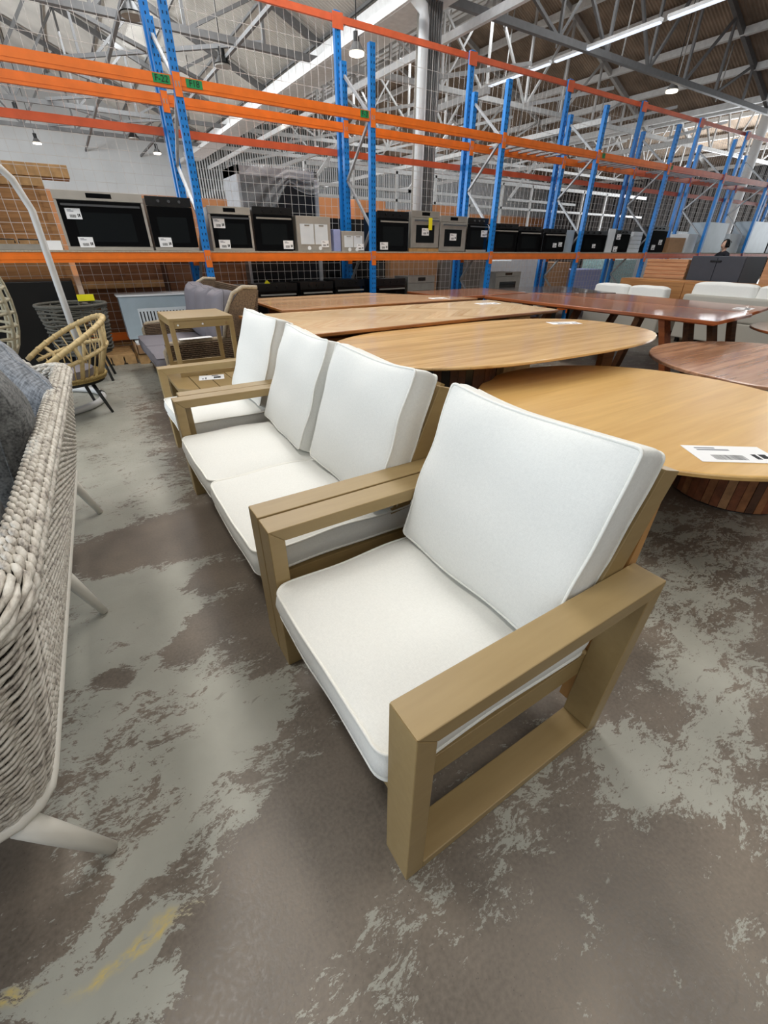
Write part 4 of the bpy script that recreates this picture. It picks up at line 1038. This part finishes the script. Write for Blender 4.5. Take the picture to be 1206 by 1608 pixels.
# ---------------------------------------------------------------- timber, crates and cartons behind the mesh
def crate(name, label, x0, x1, y0, y1, z0, z1, mat='ply_dark', battens=3, bm_='pallet'):
    t = thing(name, label, 'crate', (x0, y0, z0)); W, D_, H_ = x1-x0, y1-y0, z1-z0
    MB().box(0, W, .03, D_, 0, H_).build('panel', mat, t)
    for k in range(battens):
        z = (H_-.1)*k/(battens-1); MB().box(0, W, 0, .03, z, z+.1).build('batten', bm_, t)
    for k in range(3):
        x = (W-.08)*k/2; MB().box(x, x+.08, .005, .03, 0, H_).build('upright_batten', mat, t)
    return t
crate('timber_crate', 'brown plywood crate at far left behind the mesh, above the shelf', -2.2, .02, 8.6, 9.6, 0, 2.25, 'ply', 4)
crate('timber_crate', 'tall dark plywood crate behind the stainless ovens', .1, 1.25, 8.7, 9.6, 0, 1.9, 'ply_dark', 3)
crate('timber_crate', 'dark timber crate behind the mesh left of the black wrapped fridge', 1.35, 2.65, 8.75, 9.6, 0, 1.35, 'ply_dark', 3, 'ply_dark')
for k in range(3): tag(MB().box(-2.4, .35, 8.62+.16*k, 8.76+.16*k, 2.26, 2.40).build('timber_beam', 'pallet', bevel=.004), 'thick pine beam lying on the plywood crate, %s' % ['front one', 'middle one', 'rear one'][k], 'timber', 'pine beams on the crate')
t = thing('wrapped_fridge', 'tall black fridge half covered in clear plastic behind the mesh', 'fridge', (2.8, 8.9, 0))
MB().box(0, 1.35, 0, .75, 0, 2.5).build('cabinet', 'black', t, bevel=.01)
mb = MB(); mb.box(-.05, 0, -.03, .75, .1, 2.62); mb.box(1.35, 1.42, -.03, .75, .1, 2.62); mb.box(-.05, 1.42, -.03, .75, 2.5, 2.62); mb.build('packing_frame', 'galv', t)
def drape(a, b):
    x = -.08+1.5*a; lim = 1.25-.95*min(1, max(0, (a-.12)/.5))+.08*math.sin(9*a)
    return V(x, -.06+.03*math.sin(14*a+5*b)+.02*math.sin(23*b+6*a), 2.66-b*lim)
mb = MB(); mb.grid(drape, 40, 26); mb.grid(lambda a, b: V(-.08+1.5*a, -.06+.85*b, 2.67+.02*math.sin(12*a+7*b)), 20, 10); mb.build('plastic_sheet', 'plastic', t)
oven('big black cabinet oven standing behind the mesh left of the middle posts', 4.3, 5.7, 0, 1.95, y=8.9, style='black', dep=.7, name='display_cabinet', cat='cabinet', handle=False, window=False)
for (x0, x1, z1, m, l, y) in [(5.9, 7.2, 1.45, 'card', 'brown carton stack behind the mesh under the third post', 9.0), (7.35, 9.0, 1.25, 'concrete', 'dull grey carton stack behind the mesh', 9.1),
                        (9.4, 10.3, 1.2, 'white_pack', 'white wrapped stack behind the mesh near the fourth post', 9.6), (10.45, 11.6, 1.35, 'white_pack', 'second white wrapped stack behind the mesh', 9.8),
                        (13.0, 14.4, .95, 'blue_pack', 'blue printed carton row behind the mesh', 9.6), (14.6, 16.4, 1.2, 'teal_pack', 'teal patterned bag stack behind the mesh', 9.7),
                        (16.8, 19.5, 1.9, 'white_pack', 'large white wrapped load far right behind the mesh', 10.2), (20, 24, 2.1, 'film', 'pale blue wrapped load far right behind the mesh', 10.5), (11.8, 12.9, 1.15, 'card', 'cardboard box between white stacks behind the mesh', 9.7)]:
    tag(MB().box(x0, x1, y, y+.8, 0, z1).build('wrapped_stack', m, bevel=.01), l, 'stack')
for k, x in enumerate((1.7, 3.0, 5.6)):
    tag(MB().box(x+4, x+5.0, 12.5, 13.2, 0, 2.6).build('timber_cabinet', 'wall_salmon', bevel=.01), 'salmon timber cabinet beyond the mesh, %s of three' % ['left', 'middle', 'right'][k], 'cabinet')
# black carton on its side, film covered cooktop, cardboard tray and pallets
t = tag(MB().box(-1.0, -.02, 7.5, 8.1, .02, 1.08).build('black_carton', 'black', bevel=.01), 'big glossy black carton behind the charcoal rope chair', 'box')
def pallet(label, x0, y0, w, d):
    t = thing('wooden_pallet', label, 'pallet', (x0, y0, 0))
    for k in range(5): MB().box(0, w, d*k/5, d*k/5+.1, .11, .13).build('deck_board', 'pallet', t)
    for k in range(3):
        for j in range(3): MB().box((w-.14)*k/2, (w-.14)*k/2+.14, (d-.1)*j/2, (d-.1)*j/2+.1, .02, .11).build('block', 'pallet', t)
    for k in range(3): MB().box((w-.12)*k/2, (w-.12)*k/2+.12, 0, d, 0, .02).build('runner', 'pallet', t)
pallet('pine pallet in front of the dark crates at left', .0, 7.45, .46, .8); pallet('pine pallet under the film covered hood', .5, 7.35, 1.0, .8)
t = thing('cardboard_tray', 'open cardboard tray on a pallet under the film covered hood', 'box', (.50, 7.34, .131))
mb = MB(); mb.box(0, .95, 0, .6, 0, .01); mb.box(0, .95, 0, .01, 0, .13); mb.box(0, .95, .59, .6, 0, .13); mb.box(0, .01, 0, .6, 0, .13); mb.box(.94, .95, 0, .6, 0, .13); mb.build('tray', 'card', t)
MB().box(.02, .9, .03, .3, .012, .15).build('foam_insert', 'paper', t)
t = thing('film_covered_hood', 'steel hood still in blue protective film with a striped grille', 'range hood', (.46, 7.62, .30), 0)
MB().box(0, 1.0, 0, .3, 0, .56).build('hood_body', 'film', t, bevel=.004)
mb = MB(); mb.box(.2, .98, -.003, 0, .03, .40, 0)
for k in range(17): mb.box(.22+.045*k, .236+.045*k, -.005, -.003, .05, .36, 1)
mb.build('grille', ['white_pack', 'ink'], t)
MB().box(-.02, 1.02, -.02, .3, .56, .58).build('foam_edge', 'paper', t)

# ---------------------------------------------------------------- pale sofas and cabinets at far right
def pale_sofa(label, x, y0, y1, h=.72):
    t = thing('fabric_sofa', label, 'sofa', (x, y0, 0)); L_ = y1-y0
    MB().box(0, .9, 0, L_, .08, .42).build('base', 'sofa_fab', t, bevel=.02)
    MB().box(.0, .18, 0, L_, .42, h).build('back', 'sofa_fab', t, bevel=.03)
    for y in (0, L_-.16): MB().box(.05, .9, y, y+.16, .42, .6).build('arm', 'sofa_fab', t, bevel=.03)
    n = 2
    for i in range(n): cushion(t, 'back_cushion', .24, (L_-.1)/n-.03, .30, ('white_fabric', 'white_fabric'), (.22, .05+(L_-.1)*(i+.5)/n, h+.0), puff=.05, seed=90+i+int(y0), piping=False, corner=.08)
    for x_, y_ in ((.08, .1), (.8, .1), (.08, L_-.1), (.8, L_-.1)): MB().box(x_-.03, x_+.03, y_-.03, y_+.03, 0, .08).build('leg', 'black', t)
M['sofa_fab'] = fabric('oatmeal_upholstery', (176, 172, 162), bump=.1)
pale_sofa('pale oatmeal sofa with flat white cushions, left of the two behind the red-brown tables', 9.2, 4.72, 6.35, .68)
pale_sofa('pale oatmeal sofa with white cushions at the right edge behind the red-brown tables', 9.2, 2.3, 4.40, .80)
def cab(label, x, y0, y1, z1, mat, slats=False, z0=0, dep=.5, handle=False):
    t = thing('sideboard', label, 'cabinet', (x, y0, z0)); L_ = y1-y0; H_ = z1-z0
    MB().box(.02, dep, 0, L_, .0, H_).build('carcass', mat, t, bevel=.004)
    if slats:
        for k in range(5): MB().box(0, .02, 0, L_, H_-.05-.075*k, H_-.075*k-.0).build('slat', mat, t)
    n = 2
    for i in range(n):
        if not slats: MB().box(0, .02, L_*i/n+.008, L_*(i+1)/n-.008, .03, H_-.03).build('door', mat, t)
    if handle: MB().box(-.02, 0, L_*.42, L_*.62, H_-.1, H_-.07).build('handle', 'black', t)
cab('brown timber sideboard behind the pale sofas', 10.3, 3.6, 6.35, .94, 'cab_brown')
cab('salmon slatted sideboard behind the brown one, just right of the blue rack post', 11.0, 5.38, 6.26, 1.30, 'slat_wood', slats=True)
cab('charcoal chest with a front handle, between the slatted and the salmon cabinets', 11.0, 4.34, 5.33, 1.37, 'charcoal', handle=True, dep=.9)
cab('salmon timber cabinet at the right edge beside the charcoal chest', 11.0, 2.9, 4.0, 1.36, 'slat_wood')
# ---------------------------------------------------------------- person behind the cabinets
def person(loc, rz):
    t = thing('person', 'person with black hair and a dark top bending behind the charcoal chest', 'person', loc, rz)
    J = {'pelvis': (0, 0, .92), 'chest': (0, -.02, 1.2), 'neck': (0, -.03, 1.42), 'nb': (0, -.04, 1.48), 'lh': (.09, 0, .88), 'lk': (.1, -.02, .48), 'la': (.1, .02, .07), 'lt': (.1, -.14, .03),
         'rh': (-.09, 0, .88), 'rk': (-.1, -.02, .48), 'ra': (-.1, .02, .07), 'rt': (-.1, -.14, .03), 'ls': (.18, -.02, 1.38), 'le': (.3, -.12, 1.16), 'lw': (.22, -.34, 1.2),
         'rs': (-.18, -.02, 1.38), 're': (-.3, -.14, 1.18), 'rw': (-.2, -.36, 1.22)}
    E_ = [('pelvis', 'chest'), ('chest', 'neck'), ('neck', 'nb'), ('pelvis', 'lh'), ('lh', 'lk'), ('lk', 'la'), ('la', 'lt'), ('pelvis', 'rh'), ('rh', 'rk'), ('rk', 'ra'), ('ra', 'rt'),
          ('neck', 'ls'), ('ls', 'le'), ('le', 'lw'), ('neck', 'rs'), ('rs', 're'), ('re', 'rw')]
    Rr = {'pelvis': .13, 'chest': .14, 'neck': .06, 'nb': .05, 'lh': .09, 'lk': .06, 'la': .04, 'lt': .03, 'rh': .09, 'rk': .06, 'ra': .04, 'rt': .03, 'ls': .06, 'le': .042, 'lw': .028, 'rs': .06, 're': .042, 'rw': .028}
    for s_, w_ in ((1, 'lw'), (-1, 'rw')):
        wx, wy, wz = J[w_]; palm = w_+'p'; J[palm] = (wx-.01*s_, wy-.07, wz); Rr[palm] = .026; E_.append((w_, palm))
        for f in range(4):
            a = palm+str(f); b = a+'t'; J[a] = (wx+(-.03+.02*f)*1.0, wy-.11, wz-.005); J[b] = (wx+(-.03+.02*f), wy-.15-.008*(1.5-abs(f-1.5)), wz-.03); Rr[a] = .009; Rr[b] = .008; E_ += [(palm, a), (a, b)]
        J[palm+'th'] = (wx-.05*s_, wy-.08, wz-.01); Rr[palm+'th'] = .01; E_.append((palm, palm+'th'))
    ks = list(J); me = bpy.data.meshes.new('body'); me.from_pydata([J[k] for k in ks], [(ks.index(a), ks.index(b)) for a, b in E_], [])
    o = bpy.data.objects.new('body', me); COL.objects.link(o); o.parent = t
    sk = o.modifiers.new('skin', 'SKIN'); ss_ = o.modifiers.new('sub', 'SUBSURF'); ss_.levels = 2; ss_.render_levels = 2
    if not me.skin_vertices: me.attributes
    for i, k in enumerate(ks): me.skin_vertices[0].data[i].radius = (Rr[k], Rr[k]); me.skin_vertices[0].data[i].use_root = (k == 'pelvis')
    me.materials.append(M['cloth_dark'])
    # head
    def head(a, b):
        th = 2*math.pi*a; p = math.pi*b; r = math.sin(p)
        x = .075*r*math.cos(th); y = .095*r*math.sin(th); z = .12*math.cos(p)
        if z < 0: x *= 1+z*1.8; y *= 1+z*.9
        if math.sin(th) < -.9 and -.04 < z < .02: y -= .018
        return V(x, y-.05, 1.60+z)
    mb = MB(); mb.grid(head, 32, 20, closeu=True); h = mb.build('head', 'skin', t)
    for s_ in (-1, 1):
        mb = MB(); mb.tube([(s_*.075, -.045, 1.58), (s_*.085, -.04, 1.60), (s_*.078, -.04, 1.62)], .012, 6); mb.build('ear', 'skin', h)
        mb = MB(); mb.tube([(s_*.03-.008, -.143, 1.605), (s_*.03+.008, -.143, 1.605)], .006, 6); mb.build('eye', 'ink', h)
    mb = MB(); mb.tube([(-.02, -.135, 1.55), (.02, -.135, 1.55)], .005, 6); mb.build('mouth', 'cloth_dark', h)
    def hair(a, b):
        th = math.pi*(-.2)+math.pi*1.4*a; p = math.pi*.66*b; r = math.sin(p)
        return V(.095*r*math.cos(th), .122*r*math.sin(th)-.042, 1.615+.138*math.cos(p))
    mb = MB(); mb.grid(hair, 26, 14); mb.tube([(0, .06, 1.66), (0, .09, 1.68)], [.04, .03], 10); mb.build('hair', 'hair', h)
    mb = MB(); mb.tube([(0, -.03, 1.40), (0, -.04, 1.54)], .05, 12); mb.build('neck', 'skin', h)
    return t
person((15.6, 6.75, 0), math.radians(-118))
